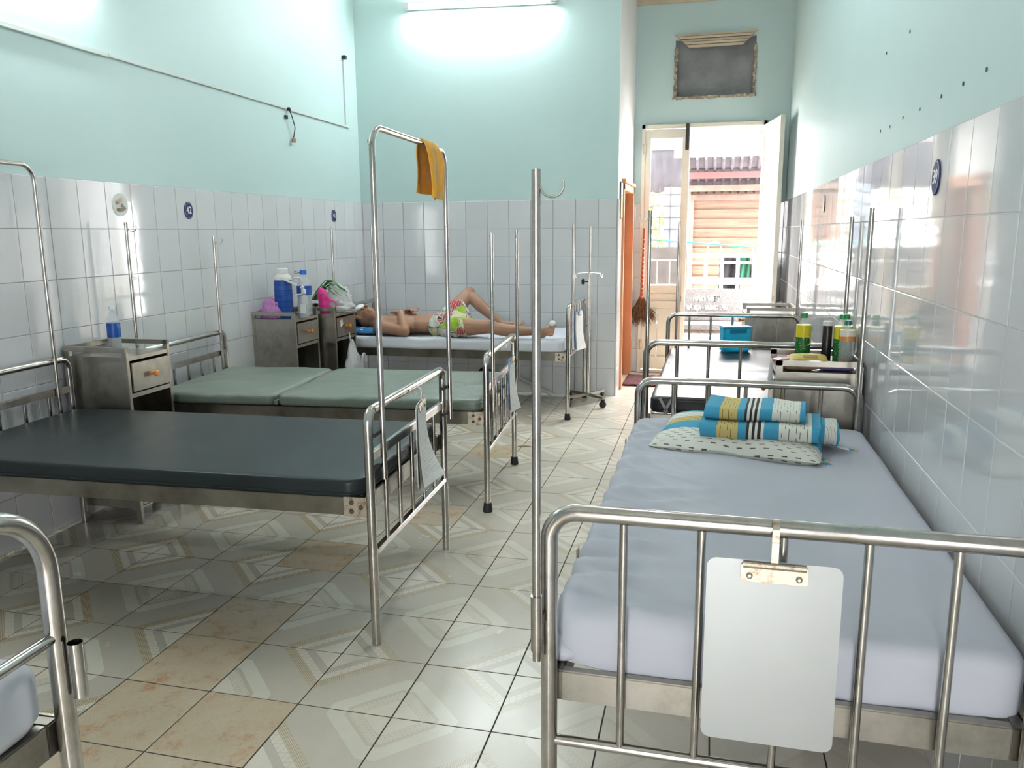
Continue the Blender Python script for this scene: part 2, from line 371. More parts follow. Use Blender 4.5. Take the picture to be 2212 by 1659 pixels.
# ---------------------------------------------------------------- mesh helpers
class MB:
    """collects primitives, links them as ONE mesh object"""
    def __init__(s): s.v = []; s.f = []
    def add(s, vs, fs):
        o = len(s.v); s.v += [tuple(q) for q in vs]; s.f += [tuple(i + o for i in q) for q in fs]; return s
    def box(s, c, d, rot=None):
        hx, hy, hz = d[0] / 2, d[1] / 2, d[2] / 2
        vs = [Vector((x, y, z)) for x in (-hx, hx) for y in (-hy, hy) for z in (-hz, hz)]
        if rot is not None:
            e = Euler(rot).to_matrix(); vs = [e @ q for q in vs]
        vs = [q + Vector(c) for q in vs]
        return s.add(vs, [(0, 1, 3, 2), (4, 6, 7, 5), (0, 4, 5, 1), (2, 3, 7, 6), (0, 2, 6, 4), (1, 5, 7, 3)])
    def bx(s, x0, x1, y0, y1, z0, z1): return s.box(((x0 + x1) / 2, (y0 + y1) / 2, (z0 + z1) / 2), (abs(x1 - x0), abs(y1 - y0), abs(z1 - z0)))
    def tube(s, path, r, seg=12, caps=True):
        P = [Vector(p) for p in path]; n = len(P)
        rr = r if isinstance(r, (list, tuple)) else [r] * n
        T = []
        for i in range(n):
            a = P[max(0, i - 1)]; b = P[min(n - 1, i + 1)]; T.append((b - a).normalized())
        up = Vector((0, 0, 1)) if abs(T[0].z) < 0.9 else Vector((1, 0, 0))
        U = (up - T[0] * up.dot(T[0])).normalized()
        vs = []
        for i in range(n):
            U = (U - T[i] * U.dot(T[i])); U = U.normalized() if U.length > 1e-6 else Vector((1, 0, 0))
            V = T[i].cross(U)
            for k in range(seg):
                a = 2 * PI * k / seg
                vs.append(P[i] + (U * math.cos(a) + V * math.sin(a)) * rr[i])
        fs = [(i * seg + k, i * seg + (k + 1) % seg, (i + 1) * seg + (k + 1) % seg, (i + 1) * seg + k) for i in range(n - 1) for k in range(seg)]
        if caps: fs += [tuple(range(seg - 1, -1, -1)), tuple((n - 1) * seg + k for k in range(seg))]
        return s.add(vs, fs)
    def lathe(s, prof, c=(0, 0, 0), seg=20, sx=1.0, sy=1.0):
        n = len(prof)
        vs = [(c[0] + r * sx * math.cos(2 * PI * k / seg), c[1] + r * sy * math.sin(2 * PI * k / seg), c[2] + z) for r, z in prof for k in range(seg)]
        fs = [(i * seg + k, i * seg + (k + 1) % seg, (i + 1) * seg + (k + 1) % seg, (i + 1) * seg + k) for i in range(n - 1) for k in range(seg)]
        fs += [tuple(range(seg - 1, -1, -1)), tuple((n - 1) * seg + k for k in range(seg))]
        return s.add(vs, fs)
    def ell(s, c, r, rot=None, nu=16, nv=10):
        e = Euler(rot).to_matrix() if rot is not None else None
        vs = []
        for j in range(1, nv):
            th = PI * j / nv
            for i in range(nu):
                q = Vector((r[0] * math.sin(th) * math.cos(2 * PI * i / nu), r[1] * math.sin(th) * math.sin(2 * PI * i / nu), r[2] * math.cos(th)))
                vs.append(q)
        vs += [Vector((0, 0, r[2])), Vector((0, 0, -r[2]))]
        if e: vs = [e @ q for q in vs]
        vs = [q + Vector(c) for q in vs]
        fs = [(j * nu + i, (j + 1) * nu + i, (j + 1) * nu + (i + 1) % nu, j * nu + (i + 1) % nu) for j in range(nv - 2) for i in range(nu)]
        t, b = len(vs) - 2, len(vs) - 1
        fs += [(t, i, (i + 1) % nu) for i in range(nu)] + [(b, (nv - 2) * nu + (i + 1) % nu, (nv - 2) * nu + i) for i in range(nu)]
        return s.add(vs, fs)
    def cap(s, a, ra, b, rb, nu=12):                       # tapered capsule
        a = Vector(a); b = Vector(b)
        d = b - a; n = 7
        pts = []; rs = []
        dn = d.normalized()
        for k in range(5): th = PI / 2 * (1 - k / 4); pts.append(a - dn * ra * math.sin(th)); rs.append(max(0.0005, ra * math.cos(th)))
        for k in range(5): th = PI / 2 * k / 4; pts.append(b + dn * rb * math.sin(th)); rs.append(max(0.0005, rb * math.cos(th)))
        return s.tube(pts, rs, nu)
    def prism(s, poly, z0, z1):                            # polygon in xy, extruded in z
        n = len(poly)
        vs = [(x, y, z0) for x, y in poly] + [(x, y, z1) for x, y in poly]
        fs = [tuple(range(n - 1, -1, -1)), tuple(range(n, 2 * n))] + [(i, (i + 1) % n, n + (i + 1) % n, n + i) for i in range(n)]
        return s.add(vs, fs)
    def grid(s, fn, nu, nv):
        vs = [fn(i / (nu - 1), j / (nv - 1)) for j in range(nv) for i in range(nu)]
        return s.add(vs, [(j * nu + i, j * nu + i + 1, (j + 1) * nu + i + 1, (j + 1) * nu + i) for j in range(nv - 1) for i in range(nu - 1)])
    def xf(s, m): s.v = [tuple(m @ Vector(q)) for q in s.v]; return s
    def mesh(s, name, mat=None, smooth=False, bev=0.0, angle=40):
        me = bpy.data.meshes.new(name)
        me.from_pydata(s.v, [], s.f); me.update()
        if bev:
            b = bmesh.new(); b.from_mesh(me)
            bmesh.ops.bevel(b, geom=[e for e in b.edges if len(e.link_faces) == 2 and e.calc_face_angle(0) > 0.6], offset=bev, segments=2, affect='EDGES', clamp_overlap=True)
            b.to_mesh(me); b.free()
        b = bmesh.new(); b.from_mesh(me); bmesh.ops.recalc_face_normals(b, faces=b.faces)
        if smooth:
            for f in b.faces: f.smooth = True
            for e in b.edges:
                if len(e.link_faces) == 2 and e.calc_face_angle(0) > math.radians(angle): e.smooth = False
        b.to_mesh(me); b.free()
        if mat: me.materials.append(MAT[mat] if isinstance(mat, str) else mat)
        return me
    def obj(s, name, mat, parent=None, smooth=False, bev=0.0, loc=None, rot=None, label=None, angle=40):
        o = bpy.data.objects.new(name, s.mesh(name, mat, smooth, bev, angle)); COL.objects.link(o)
        if parent: o.parent = parent
        if loc is not None: o.location = loc
        if rot is not None: o.rotation_euler = rot
        if label: o['label'] = label
        return o

def tag(o, label=None, cat=None, group=None, kind=None):
    if label: o['label'] = label
    if cat: o['category'] = cat
    if group: o['group'] = group
    if kind: o['kind'] = kind
    return o
def thing(name, label, cat, loc=(0, 0, 0), rz=0.0, group=None, rot=None):
    o = bpy.data.objects.new(name, None); COL.objects.link(o)
    o.location = loc; o.rotation_euler = rot if rot is not None else (0, 0, rz); o.empty_display_size = 0.1
    return tag(o, label, cat, group)
def inst(name, me, parent, loc, rot=(0, 0, 0)):
    o = bpy.data.objects.new(name, me); COL.objects.link(o); o.parent = parent; o.location = loc; o.rotation_euler = rot
    return o
def fillet(pts, rad, n=7):
    """polyline with rounded corners"""
    P = [Vector(p) for p in pts]; out = [P[0]]
    for i in range(1, len(P) - 1):
        a, b, c = P[i - 1], P[i], P[i + 1]
        d1 = (a - b).normalized(); d2 = (c - b).normalized()
        ang = d1.angle(d2); t = min(rad / math.tan(ang / 2), (a - b).length * 0.49, (c - b).length * 0.49)
        rr = t * math.tan(ang / 2)
        cen = b + (d1 + d2).normalized() * (rr / math.sin(ang / 2))
        s, e = b + d1 * t - cen, b + d2 * t - cen
        tot = s.angle(e)
        ax = s.cross(e).normalized()
        for k in range(n + 1): out.append(cen + Matrix.Rotation(tot * k / n, 3, ax) @ s)
    out.append(P[-1]); return out
def evaluated(mb, name, mat, mods, parent=None, smooth=True):
    """run modifiers (remesh, smooth, subsurf ...) over a collected mesh and keep the result as a plain mesh"""
    me = mb.mesh(name + '_raw')
    t = bpy.data.objects.new(name + '_raw', me); COL.objects.link(t)
    for ty, kw in mods:
        m = t.modifiers.new(ty, ty)
        for k, q in kw.items(): setattr(m, k, q)
    dg = bpy.context.evaluated_depsgraph_get()
    res = bpy.data.meshes.new_from_object(t.evaluated_get(dg)); res.name = name
    bpy.data.objects.remove(t); bpy.data.meshes.remove(me)
    for p in res.polygons: p.use_smooth = smooth
    res.materials.clear(); res.materials.append(MAT[mat])
    o = bpy.data.objects.new(name, res); COL.objects.link(o)
    if parent: o.parent = parent
    return o
def text_mesh(txt, size, depth, align='CENTER'):
    c = bpy.data.curves.new('lettering', 'FONT'); c.body = txt; c.size = size; c.extrude = depth; c.align_x = align; c.align_y = 'CENTER'
    t = bpy.data.objects.new('lettering_raw', c); COL.objects.link(t)
    dg = bpy.context.evaluated_depsgraph_get()
    me = bpy.data.meshes.new_from_object(t.evaluated_get(dg)); me.name = 'lettering'
    bpy.data.objects.remove(t); bpy.data.curves.remove(c)
    return me
def letters(name, txt, width, height, depth, mat, parent, loc, rot):
    me = text_mesh(txt, 0.1, depth); me.materials.clear(); me.materials.append(MAT[mat])
    xs = [v.co.x for v in me.vertices]; k = width / (max(xs) - min(xs)); q = height / 0.073
    for v in me.vertices: v.co.x *= k; v.co.y *= q
    return inst(name, me, parent, loc, rot)
def struct(o): o['kind'] = 'structure'; return o

# ---------------------------------------------------------------- the room
def tile_mesh(name, w_, h_, t_, mat, b=0.0018):
    """face plus a narrow chamfer all round; front looks along local -Y"""
    x, z = w_ / 2, h_ / 2
    vs = [(-x, 0, -z), (x, 0, -z), (x, 0, z), (-x, 0, z), (-x, -t_ + b, -z), (x, -t_ + b, -z), (x, -t_ + b, z), (-x, -t_ + b, z),
          (-x + b, -t_, -z + b), (x - b, -t_, -z + b), (x - b, -t_, z - b), (-x + b, -t_, z - b)]
    fs = [(8, 9, 10, 11)] + [(k, (k + 1) % 4, 4 + (k + 1) % 4, 4 + k) for k in range(4)] + [(4 + k, 4 + (k + 1) % 4, 8 + (k + 1) % 4, 8 + k) for k in range(4)]
    me = bpy.data.meshes.new(name); me.from_pydata(vs, [], fs); me.update()
    me.materials.append(MAT[mat]); return me
WT = tile_mesh('wall_tile', 0.1975, 0.2475, 0.007, 'wall_tile')
def lay_tiles(parent, x_edges, rows=7, jit=0.0022, mesh=None):
    """x_edges: left edges in the wall's local x, pieces 0.2 wide unless the next edge is nearer"""
    cache = {}
    for i in range(len(x_edges) - 1):
        wd = x_edges[i + 1] - x_edges[i]
        if wd < 0.02: continue
        key = round(wd, 3)
        me = WT if abs(wd - 0.2) < 0.004 else cache.setdefault(key, tile_mesh('wall_tile', wd - 0.0025, 0.2475, 0.007, 'wall_tile'))
        for r in range(rows):
            inst('wall_tile', me, parent, ((x_edges[i] + x_edges[i + 1]) / 2, 0, 0.125 + 0.25 * r), (R.uniform(-jit, jit), 0, R.uniform(-jit, jit)))
def edges(start, lo, hi, step=0.2):
    k = math.ceil((lo - start) / step - 1e-6); e = [start + step * i for i in range(k, int(math.floor((hi - start) / step + 1e-6)) + 1)]
    if e[0] - lo > 0.015: e.insert(0, lo)
    if hi - e[-1] > 0.015: e.append(hi)
    return e
# left wall, a touch off square; its local x runs away from the camera
LA = 0.0184
wl = struct(MB().bx(-5.6, 4.2, 0, 0.14, 1.75, ZC).obj('wall_left', 'paint', None, loc=(XL, 3.3, 0), rot=(0, 0, PI / 2 + LA)))
MB().bx(-5.6, 4.2, -0.0055, 0.14, 0, 1.75).obj('tile_backing', 'dark_grout', wl)
lay_tiles(wl, edges(3.124 - 3.3, -2.35, 3.80))
MB().bx(-5.6, -2.376, -0.007, 0, 0, 1.75).obj('tile_field', 'wall_tile', wl)
# right wall; its local x runs towards the camera
wr = struct(MB().bx(-YF - 0.2, 2.4, 0, 0.14, 1.75, ZC).obj('wall_right', 'paint', None, loc=(XR + 0.007, 0, 0), rot=(0, 0, -PI / 2)))
MB().bx(-YF - 0.2, 2.4, -0.0055, 0.14, 0, 1.75).obj('tile_backing', 'pale_grout', wr)
lay_tiles(wr, edges(-3.379, -YF, -1.0), jit=0.0038)
MB().bx(-0.979, 2.4, -0.007, 0, 0, 1.75).obj('tile_field', 'wall_tile', wr)
# back wall with the lamp
wb = struct(MB().bx(-3.5, XP, 0, 0.14, 1.75, ZC).obj('wall_back', 'paint', None, loc=(0, YB, 0)))
MB().bx(-3.5, XP, -0.0055, 0.14, 0, 1.75).obj('tile_backing', 'dark_grout', wb)
lay_tiles(wb, edges(-3.042, -3.27, XP - 0.005, 0.2032))
# passage side wall with the orange doorway
D2A, D2B, D2H = 7.40, 8.30, 1.90
wp = MB(); wp.bx(XP, XP + 0.003, YB, YB + 0.141, 0, ZC); wp.bx(XP - 0.14, XP + 0.003, YB + 0.14, D2A, 0, ZC); wp.bx(XP - 0.14, XP, D2B, YF + 0.14, 0, ZC); wp.bx(XP - 0.14, XP, D2A, D2B, D2H, ZC)
wps = struct(wp.obj('wall_passage', 'white_paint'))
PT = tile_mesh('wall_tile', 0.245, 0.2475, 0.007, 'wall_tile')
for r in range(7): inst('wall_tile', PT, wps, (XP + 0.003, YB + 0.125, 0.125 + 0.25 * r), (0, 0, PI / 2))
# far wall with the garden door and the blocked vent
DX0, DX1, DH = -0.765, 0.435, 2.515
VX0, VX1, VZ0, VZ1 = -0.46, 0.30, 2.765, 3.31
wf = MB()
wf.bx(-1.2, DX0, 0, 0.14, 1.75, ZC); wf.bx(DX1, XR + 0.2, 0, 0.14, 1.75, ZC)
wf.bx(DX0, DX1, 0, 0.14, DH, VZ0); wf.bx(DX0, VX0, 0, 0.14, VZ0, VZ1); wf.bx(VX1, DX1, 0, 0.14, VZ0, VZ1); wf.bx(DX0, DX1, 0, 0.14, VZ1, ZC)
wfo = struct(wf.obj('wall_far', 'paint', None, loc=(0, YF, 0)))
b_ = MB(); b_.bx(-1.2, DX0, 0.0, 0.14, 0, 1.75); b_.bx(DX1, XR + 0.2, 0.0, 0.14, 0, 1.75); b_.obj('tile_backing', 'dark_grout', wfo)
lay_tiles(wfo, [XP + 0.002, DX0 - 0.002]); lay_tiles(wfo, [DX1 + 0.004, XR])
MB().bx(XP, XR, -0.02, 0.0, 3.645, ZC).obj('upper_band', 'moulding_cream', wfo)
# vent: cement board set back, broken plaster edge, one strip of moulding left over the top
MB().bx(VX0 - 0.02, VX1 + 0.02, 0.06, 0.09, VZ0 - 0.02, VZ1 + 0.02).obj('vent_board', 'cement_board', wfo)
for i in range(26):
    t_ = i / 25; 
    for side in (0, 1):
        MB().box((VX0 + 0.006 if side == 0 else VX1 - 0.006, 0.0, VZ0 + 0.012 + t_ * (VZ1 - VZ0 - 0.1)), (R.uniform(0.012, 0.034), 0.03, 0.026), (R.uniform(-.3, .3), R.uniform(-.3, .3), R.uniform(-.3, .3))).obj('plaster_edge', 'broken_plaster', wfo)
    MB().box((VX0 + t_ * (VX1 - VX0), 0.0, VZ0 - 0.004), (0.036, 0.03, R.uniform(0.014, 0.035)), (R.uniform(-.3, .3), R.uniform(-.3, .3), R.uniform(-.3, .3))).obj('plaster_edge', 'broken_plaster', wfo)
m_ = MB()
for k in range(5):
    z0 = 3.225 + k * 0.026; ins = 0.14 - k * 0.028
    m_.add([(VX0 - 0.01 + ins, -0.03 - 0.012 * (k % 2), z0), (VX1 + 0.01 - ins, -0.03 - 0.012 * (k % 2), z0), (VX1 + 0.01 - ins + 0.026, -0.03 - 0.012 * (k % 2), z0 + 0.020), (VX0 - 0.01 + ins - 0.026, -0.03 - 0.012 * (k % 2), z0 + 0.020),
            (VX0 - 0.01 + ins, 0.0, z0), (VX1 + 0.01 - ins, 0.0, z0), (VX1 + 0.01 - ins + 0.026, 0.0, z0 + 0.020), (VX0 - 0.01 + ins - 0.026, 0.0, z0 + 0.020)],
           [(0, 1, 2, 3), (4, 7, 6, 5), (0, 4, 5, 1), (3, 2, 6, 7), (0, 3, 7, 4), (1, 5, 6, 2)])
m_.obj('moulding_strip', 'moulding_cream', wfo)
# wall behind the camera with two big openings, ceiling, floor
wn = MB(); y0, y1 = YW - 0.14, YW
wn.bx(-3.6, -0.35, y0, y1, 0, ZC); wn.bx(0.15, XR + 0.2, y0, y1, 0, ZC); wn.bx(-0.35, 0.15, y0, y1, 2.25, ZC)
struct(wn.obj('wall_front', 'white_paint'))
fr = MB()
for x in (-0.35, 0.15): fr.box((x, YW - 0.07, 1.12), (0.05, 0.05, 2.25))
fr.box((-0.10, YW - 0.07, 2.23), (0.5, 0.05, 0.05))
struct(fr.obj('door_3', 'white_paint'))
struct(MB().bx(-3.6, XR + 0.3, YW - 0.2, YF + 0.2, ZC, ZC + 0.1).obj('ceiling', 'ceiling_paint'))
FA = 0.0089; FS = 0.31707; FX, FY = -0.92213, 3.01111
fl = struct(MB().bx(-3.6, XR + 0.3, YW - 0.2, YF + 0.1, -0.12, -0.0018).obj('floor', 'floor_grout'))
def floor_tile(mat):
    h = FS / 2 - 0.0024; b = 0.0005
    vs = [(-h, -h, -.006), (h, -h, -.006), (h, h, -.006), (-h, h, -.006), (-h, -h, -b), (h, -h, -b), (h, h, -b), (-h, h, -b), (-h + b, -h + b, 0), (h - b, -h + b, 0), (h - b, h - b, 0), (-h + b, h - b, 0)]
    fs = [(8, 9, 10, 11)] + [(k, (k + 1) % 4, 4 + (k + 1) % 4, 4 + k) for k in range(4)] + [(4 + k, 4 + (k + 1) % 4, 8 + (k + 1) % 4, 8 + k) for k in range(4)]
    me = bpy.data.meshes.new('floor_tile'); me.from_pydata(vs, [], fs); me.update(); me.materials.append(MAT[mat]); return me
FT, FM = floor_tile('floor_tile'), floor_tile('marble_tile')
MARBLE = {(-3, -2), (-3, -3), (-2, -4), (-3, -4), (-2, -5), (-3, -5), (-3, 0), (-2, 2), (-2, 6)}
cf, sf = math.cos(FA), math.sin(FA)
rest = MB()
for i in range(-8, 6):
    for j in range(-17, 18):
        X_, Y_ = (i + 0.5) * FS, (j + 0.5) * FS
        wx, wy = FX + cf * X_ - sf * Y_, FY + sf * X_ + cf * Y_
        if wx < XL - 0.2 or wx > XR + 0.17 or wy > YF + 0.1: continue
        if wx < XP - 0.17 and wy > YB + 0.17: continue
        if j < -5 or (wy < 1.9 and wx > 0.5):
            h = FS / 2 - 0.0018; rest.bx(wx - h, wx + h, wy - h, wy + h, -0.006, 0.0); continue
        # which corner of the cell carries the leaf diamond: node i odd, j even
        ci = 0 if i % 2 == 1 else 1; cj = 0 if j % 2 == 0 else 1
        k = {(0, 0): 0, (1, 0): 1, (1, 1): 2, (0, 1): 3}[(ci, cj)]
        inst('floor_tile', FM if (i, j) in MARBLE else FT, fl, (wx, wy, R.uniform(-0.0006, 0.0004)), (R.uniform(-.0012, .0012), R.uniform(-.0012, .0012), FA + k * PI / 2))
ro = rest.obj('floor_tiles_behind', 'floor_tile', fl); ro['kind'] = 'stuff'

# garden door: frame, fixed narrow leaf with pane, open leaf
d1 = thing('door_1', None, None, (0, YF, 0)); d1['kind'] = 'structure'
def bar(name, x0, x1, z0, z1, y=-0.02, t=0.05, mat='cream_paint', parent=d1, bev=0.004): return MB().bx(x0, x1, y - t / 2, y + t / 2, z0, z1).obj(name, mat, parent, bev=bev)
bar('jamb', -0.765, -0.728, 0, 2.515); bar('jamb', 0.40, 0.435, 0, 2.515); bar('head_rail', -0.765, 0.435, 2.475, 2.515)
bar('threshold', -0.765, 0.435, 0.0, 0.03, 0.03, 0.12)
def leaf(parent, x0, x1, y, names=('leaf_stile', 'leaf_rail', 'leaf_panel', 'pane'), pane='glass'):
    st = 0.055
    bar(names[0], x0, x0 + st, 0.04, 2.47, y, 0.04, parent=parent); bar(names[0], x1 - st, x1, 0.04, 2.47, y, 0.04, parent=parent)
    for z0, z1 in ((2.38, 2.47), (0.84, 0.92), (0.68, 0.76), (0.04, 0.18)): bar(names[1], x0 + st, x1 - st, z0, z1, y, 0.036, parent=parent)
    bar(names[2], x0 + st, x1 - st, 0.76, 0.84, y + 0.004, 0.018, parent=parent)
    nb = max(2, int((x1 - x0 - 2 * st) / 0.1))
    for q in range(nb):
        a = x0 + st + (x1 - x0 - 2 * st) * q / nb; c = x0 + st + (x1 - x0 - 2 * st) * (q + 1) / nb
        bar(names[2], a + 0.002, c - 0.002, 0.18, 0.68, y + 0.004, 0.018, parent=parent, bev=0.003)
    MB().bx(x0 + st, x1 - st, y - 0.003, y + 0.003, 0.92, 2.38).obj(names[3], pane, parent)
leaf(d1, -0.728, -0.31, -0.02)
bar('meeting_stile', -0.335, -0.292, 0.03, 2.475, -0.045, 0.05)
MB().bx(-0.335, -0.30, -0.085, -0.07, 2.26, 2.51).obj('door_bolt', 'dark_metal', d1, bev=0.004)
for z in (2.23, 0.25):
    MB().tube([(-0.735, -0.05, z), (-0.735, -0.05, z + 0.10)], 0.012, 8).obj('hinge', 'bracket', d1, smooth=True)
MB().bx(-0.345, -0.325, -0.08, -0.06, 0.76, 0.81).obj('strike_plate', 'bracket', d1)
d4 = thing('door_4', None, None, (0.415, YF - 0.02, 0), math.atan2(-0.74, 0.115)); d4['kind'] = 'structure'
leaf(d4, 0.0, 0.745, 0.0, pane='glare_pane')
for s_ in (-1, 1):
    MB().lathe([(0.024, 0), (0.024, 0.008), (0.010, 0.010), (0.010, 0.035), (0.022, 0.045), (0.026, 0.06), (0.018, 0.07)], seg=14).obj('door_knob', 'lock_metal', d4, smooth=True, loc=(0.69, 0.02 * s_, 0.80), rot=(-PI / 2 * s_, 0, 0))
MB().bx(0.743, 0.748, -0.012, 0.012, 0.72, 0.88).obj('lock_plate', 'lock_metal', d4)
# orange doorway in the passage wall
d2 = thing('door_2', None, None, (XP, 0, 0)); d2['kind'] = 'structure'
for a, b_ in ((D2A, D2A + 0.06), (D2B - 0.06, D2B)): MB().bx(-0.14, 0.025, a, b_, 0, D2H).obj('casing', 'orange_door_wood', d2, bev=0.006)
MB().bx(-0.14, 0.025, D2A, D2B, D2H - 0.06, D2H).obj('head_casing', 'orange_door_wood', d2, bev=0.006)
MB().bx(-0.14, 0.04, D2A - 0.03, D2B + 0.02, D2H, D2H + 0.035).obj('cornice', 'orange_door_wood', d2, bev=0.006)
MB().bx(-0.12, -0.085, D2A + 0.06, D2B - 0.06, 0.01, D2H - 0.06).obj('door_leaf', 'brown_door_wood', d2)
MB().bx(-0.085, -0.075, D2B - 0.13, D2B - 0.09, 0.92, 1.0).obj('keyhole_plate', 'dark_metal', d2)
# ---------------------------------------------------------------- beds
def drip_pole(bed, x, y, z0, z1, hook=None, sock=None, r=0.0095):
    p = MB().tube([(x, y, z0), (x, y, z1)], r, 12).obj('drip_pole', 'steel', bed, smooth=True)
    if hook is not None:
        c = Vector((math.cos(hook), math.sin(hook), 0)); pts = []
        for k in range(13):
            a = -0.35 * PI + k / 12 * 1.05 * PI - 0.55
            a = PI + PI * 1.15 * k / 12
            pts.append(Vector((x, y, z1 - 0.028)) + c * (0.030 + 0.022 * math.cos(a) ) + Vector((0, 0, 0.022 * math.sin(a))))
        pts = [Vector((x, y, z1 - 0.02))] + pts
        MB().tube(pts, 0.0022, 6).obj('hook', 'steel', p, smooth=True)
    if sock:
        MB().tube([(x, y, sock[0]), (x, y, sock[1])], r + 0.0032, 14).obj('pole_socket', 'steel', bed, smooth=True)
    return p
def end_frame(bed, x, W, zr, low, up=None, nb=5, r=0.0165, out=1, z0=0.0, bend=0.12, rubber=False, thin=False):
    h = W / 2
    for s in (-1, 1):
        MB().tube([(x, s * h, z0), (x, s * h, zr - bend)], r, 16).obj('leg', 'steel', bed, smooth=True)
        if rubber: MB().lathe([(0.025, 0.0), (0.026, 0.008), (0.021, 0.046), (0.019, 0.05)], seg=16).obj('rubber_foot', 'black_rubber', bed, smooth=True, loc=(x, s * h, 0))
    MB().tube(fillet([(x, -h, zr - bend), (x, -h, zr), (x, h, zr), (x, h, zr - bend)], bend, 9), r, 16, caps=False).obj('top_rail', 'steel', bed, smooth=True)
    ztop = zr
    if up is not None:
        if thin: MB().tube([(x, -h, up), (x, h, up)], 0.011, 12).obj('cross_bar', 'steel', bed, smooth=True)
        else: MB().box((x, 0, up), (0.02, W - 0.02, 0.034)).obj('cross_bar', 'steel', bed, bev=0.003)
        MB().box((x, 0, low), (0.026, W - 0.02, 0.022)).obj('cross_bar', 'steel', bed, bev=0.003); ztop = up
    else:
        MB().tube([(x, -h, low), (x, h, low)], 0.011, 12).obj('cross_bar', 'steel', bed, smooth=True)
    me = None
    for k in range(nb):
        y = -h + W * (k + 1) / (nb + 1)
        if me is None: me = MB().tube([(0, 0, low), (0, 0, ztop)], 0.0085, 10).mesh('upright_bar', 'steel', True)
        inst('upright_bar', me, bed, (x, y, 0))
def bed_frame(name, label, loc, rz, L, W, foot, head, zr0=0.485, zr1=0.553):
    b = thing(name, label, 'bed', loc, rz, 'hospital beds')
    end_frame(b, L / 2, W, **foot); end_frame(b, -L / 2, W, **head)
    for s in (-1, 1):
        MB().bx(-L / 2 + 0.02, L / 2 - 0.02, s * (W / 2 - 0.012) - 0.014, s * (W / 2 - 0.012) + 0.014, zr0, zr1).obj('side_rail', 'rail_steel', b, bev=0.003)
        for e in (-1, 1):
            pl = MB().box((e * (L / 2 - 0.055), s * (W / 2 + 0.004), (zr0 + zr1) / 2), (0.09, 0.006, zr1 - zr0 + 0.004)).obj('bracket', 'bracket', b)
            for dx, dz in ((-0.015, 0.016), (-0.015, -0.016), (0.02, 0.0)):
                MB().lathe([(0.0085, 0), (0.0085, 0.004), (0.005, 0.006)], seg=8).obj('bolt', 'rust_bolt', pl, loc=(e * (L / 2 - 0.055) + dx, s * (W / 2 + 0.007), (zr0 + zr1) / 2 + dz), rot=(-PI / 2 * s, 0, 0))
    for e in (-1, 1):
        MB().bx(e * (L / 2 - 0.035) - 0.012, e * (L / 2 - 0.035) + 0.012, -W / 2 + 0.02, W / 2 - 0.02, zr0 - 0.003, zr1 - 0.002).obj('end_rail', 'sheet_steel', b, bev=0.003)
    me = MB().box((0, 0, 0), (0.07, W - 0.05, 0.008)).mesh('slat', 'sheet_steel')
    for k in range(9): inst('slat', me, b, (-L / 2 + 0.18 + k * (L - 0.36) / 8, 0, zr1 - 0.006))
    return b
def fsm(h): return math.copysign(abs(h) ** 0.5, h)
def slab(x0, x1, y0, y1, z0, z1, rad, step=0.03, m=16, rc=0.06, fn=None, hem=False):
    """soft rounded slab as one closed mesh: rings from the bottom edge over the side to the top centre"""
    mb = MB(); cx, cy = (x0 + x1) / 2, (y0 + y1) / 2; hx, hy = (x1 - x0) / 2, (y1 - y0) / 2
    per = []
    def edge(ax, ay):                                     # rounded rectangle outline sampled evenly
        out = []
        for qx, qy, a0 in ((1, 1, 0), (-1, 1, PI / 2), (-1, -1, PI), (1, -1, 1.5 * PI)):
            for k in range(7): a = a0 + PI / 2 * k / 6; out.append((qx * (ax - rc) + rc * math.cos(a), qy * (ay - rc) + rc * math.sin(a)))
        res = []
        n = len(out)
        for i in range(n):
            p, q = out[i], out[(i + 1) % n]; L_ = math.hypot(q[0] - p[0], q[1] - p[1]); mm = max(1, int(L_ / step))
            for k in range(mm): res.append((p[0] + (q[0] - p[0]) * k / mm, p[1] + (q[1] - p[1]) * k / mm))
        return res
    base = edge(hx, hy); n = len(base)
    rings = []
    for k in range(5): rings.append((1.0 - (rad if k == 0 else 0) * 0.35 * (1 - k / 4), z0 + (z1 - rad - z0) * k / 4, 0.0 if (k or hem) else rad * 0.4))
    for k in range(1, 6): a = PI / 2 * k / 5; rings.append((1, z1 - rad + rad * math.sin(a), rad * (1 - math.cos(a))))
    vs = []
    for sca, z, ins in rings:
        for (x, y) in base:
            d = max(abs(x) / hx, abs(y) / hy)
            nx_ = x - math.copysign(min(ins, abs(x)), x) * (abs(x) / hx) ** 6; ny_ = y - math.copysign(min(ins, abs(y)), y) * (abs(y) / hy) ** 6
            vs.append(Vector((cx + nx_, cy + ny_, z)))
    top0 = len(vs) - n
    fs = [(i * n + k, i * n + (k + 1) % n, (i + 1) * n + (k + 1) % n, (i + 1) * n + k) for i in range(len(rings) - 1) for k in range(n)]
    rim = [vs[top0 + k] for k in range(n)]
    for j in range(1, m):
        f = 1 - j / m
        for k in range(n): vs.append(Vector((cx + (rim[k].x - cx) * f, cy + (rim[k].y - cy) * f, z1)))
        o, p = len(vs) - n, len(vs) - 2 * n
        fs += [(p + k, p + (k + 1) % n, o + (k + 1) % n, o + k) for k in range(n)]
    vs.append(Vector((cx, cy, z1))); c = len(vs) - 1; o = c - n
    fs += [(o + k, o + (k + 1) % n, c) for k in range(n)]
    fs.append(tuple(range(n - 1, -1, -1)))
    if fn: vs = [fn(q) for q in vs]
    return mb.add(vs, fs)
from mathutils import noise as MN
def nz(x, y, z=0.0): return MN.noise(Vector((x, y, z)))
PF = dict

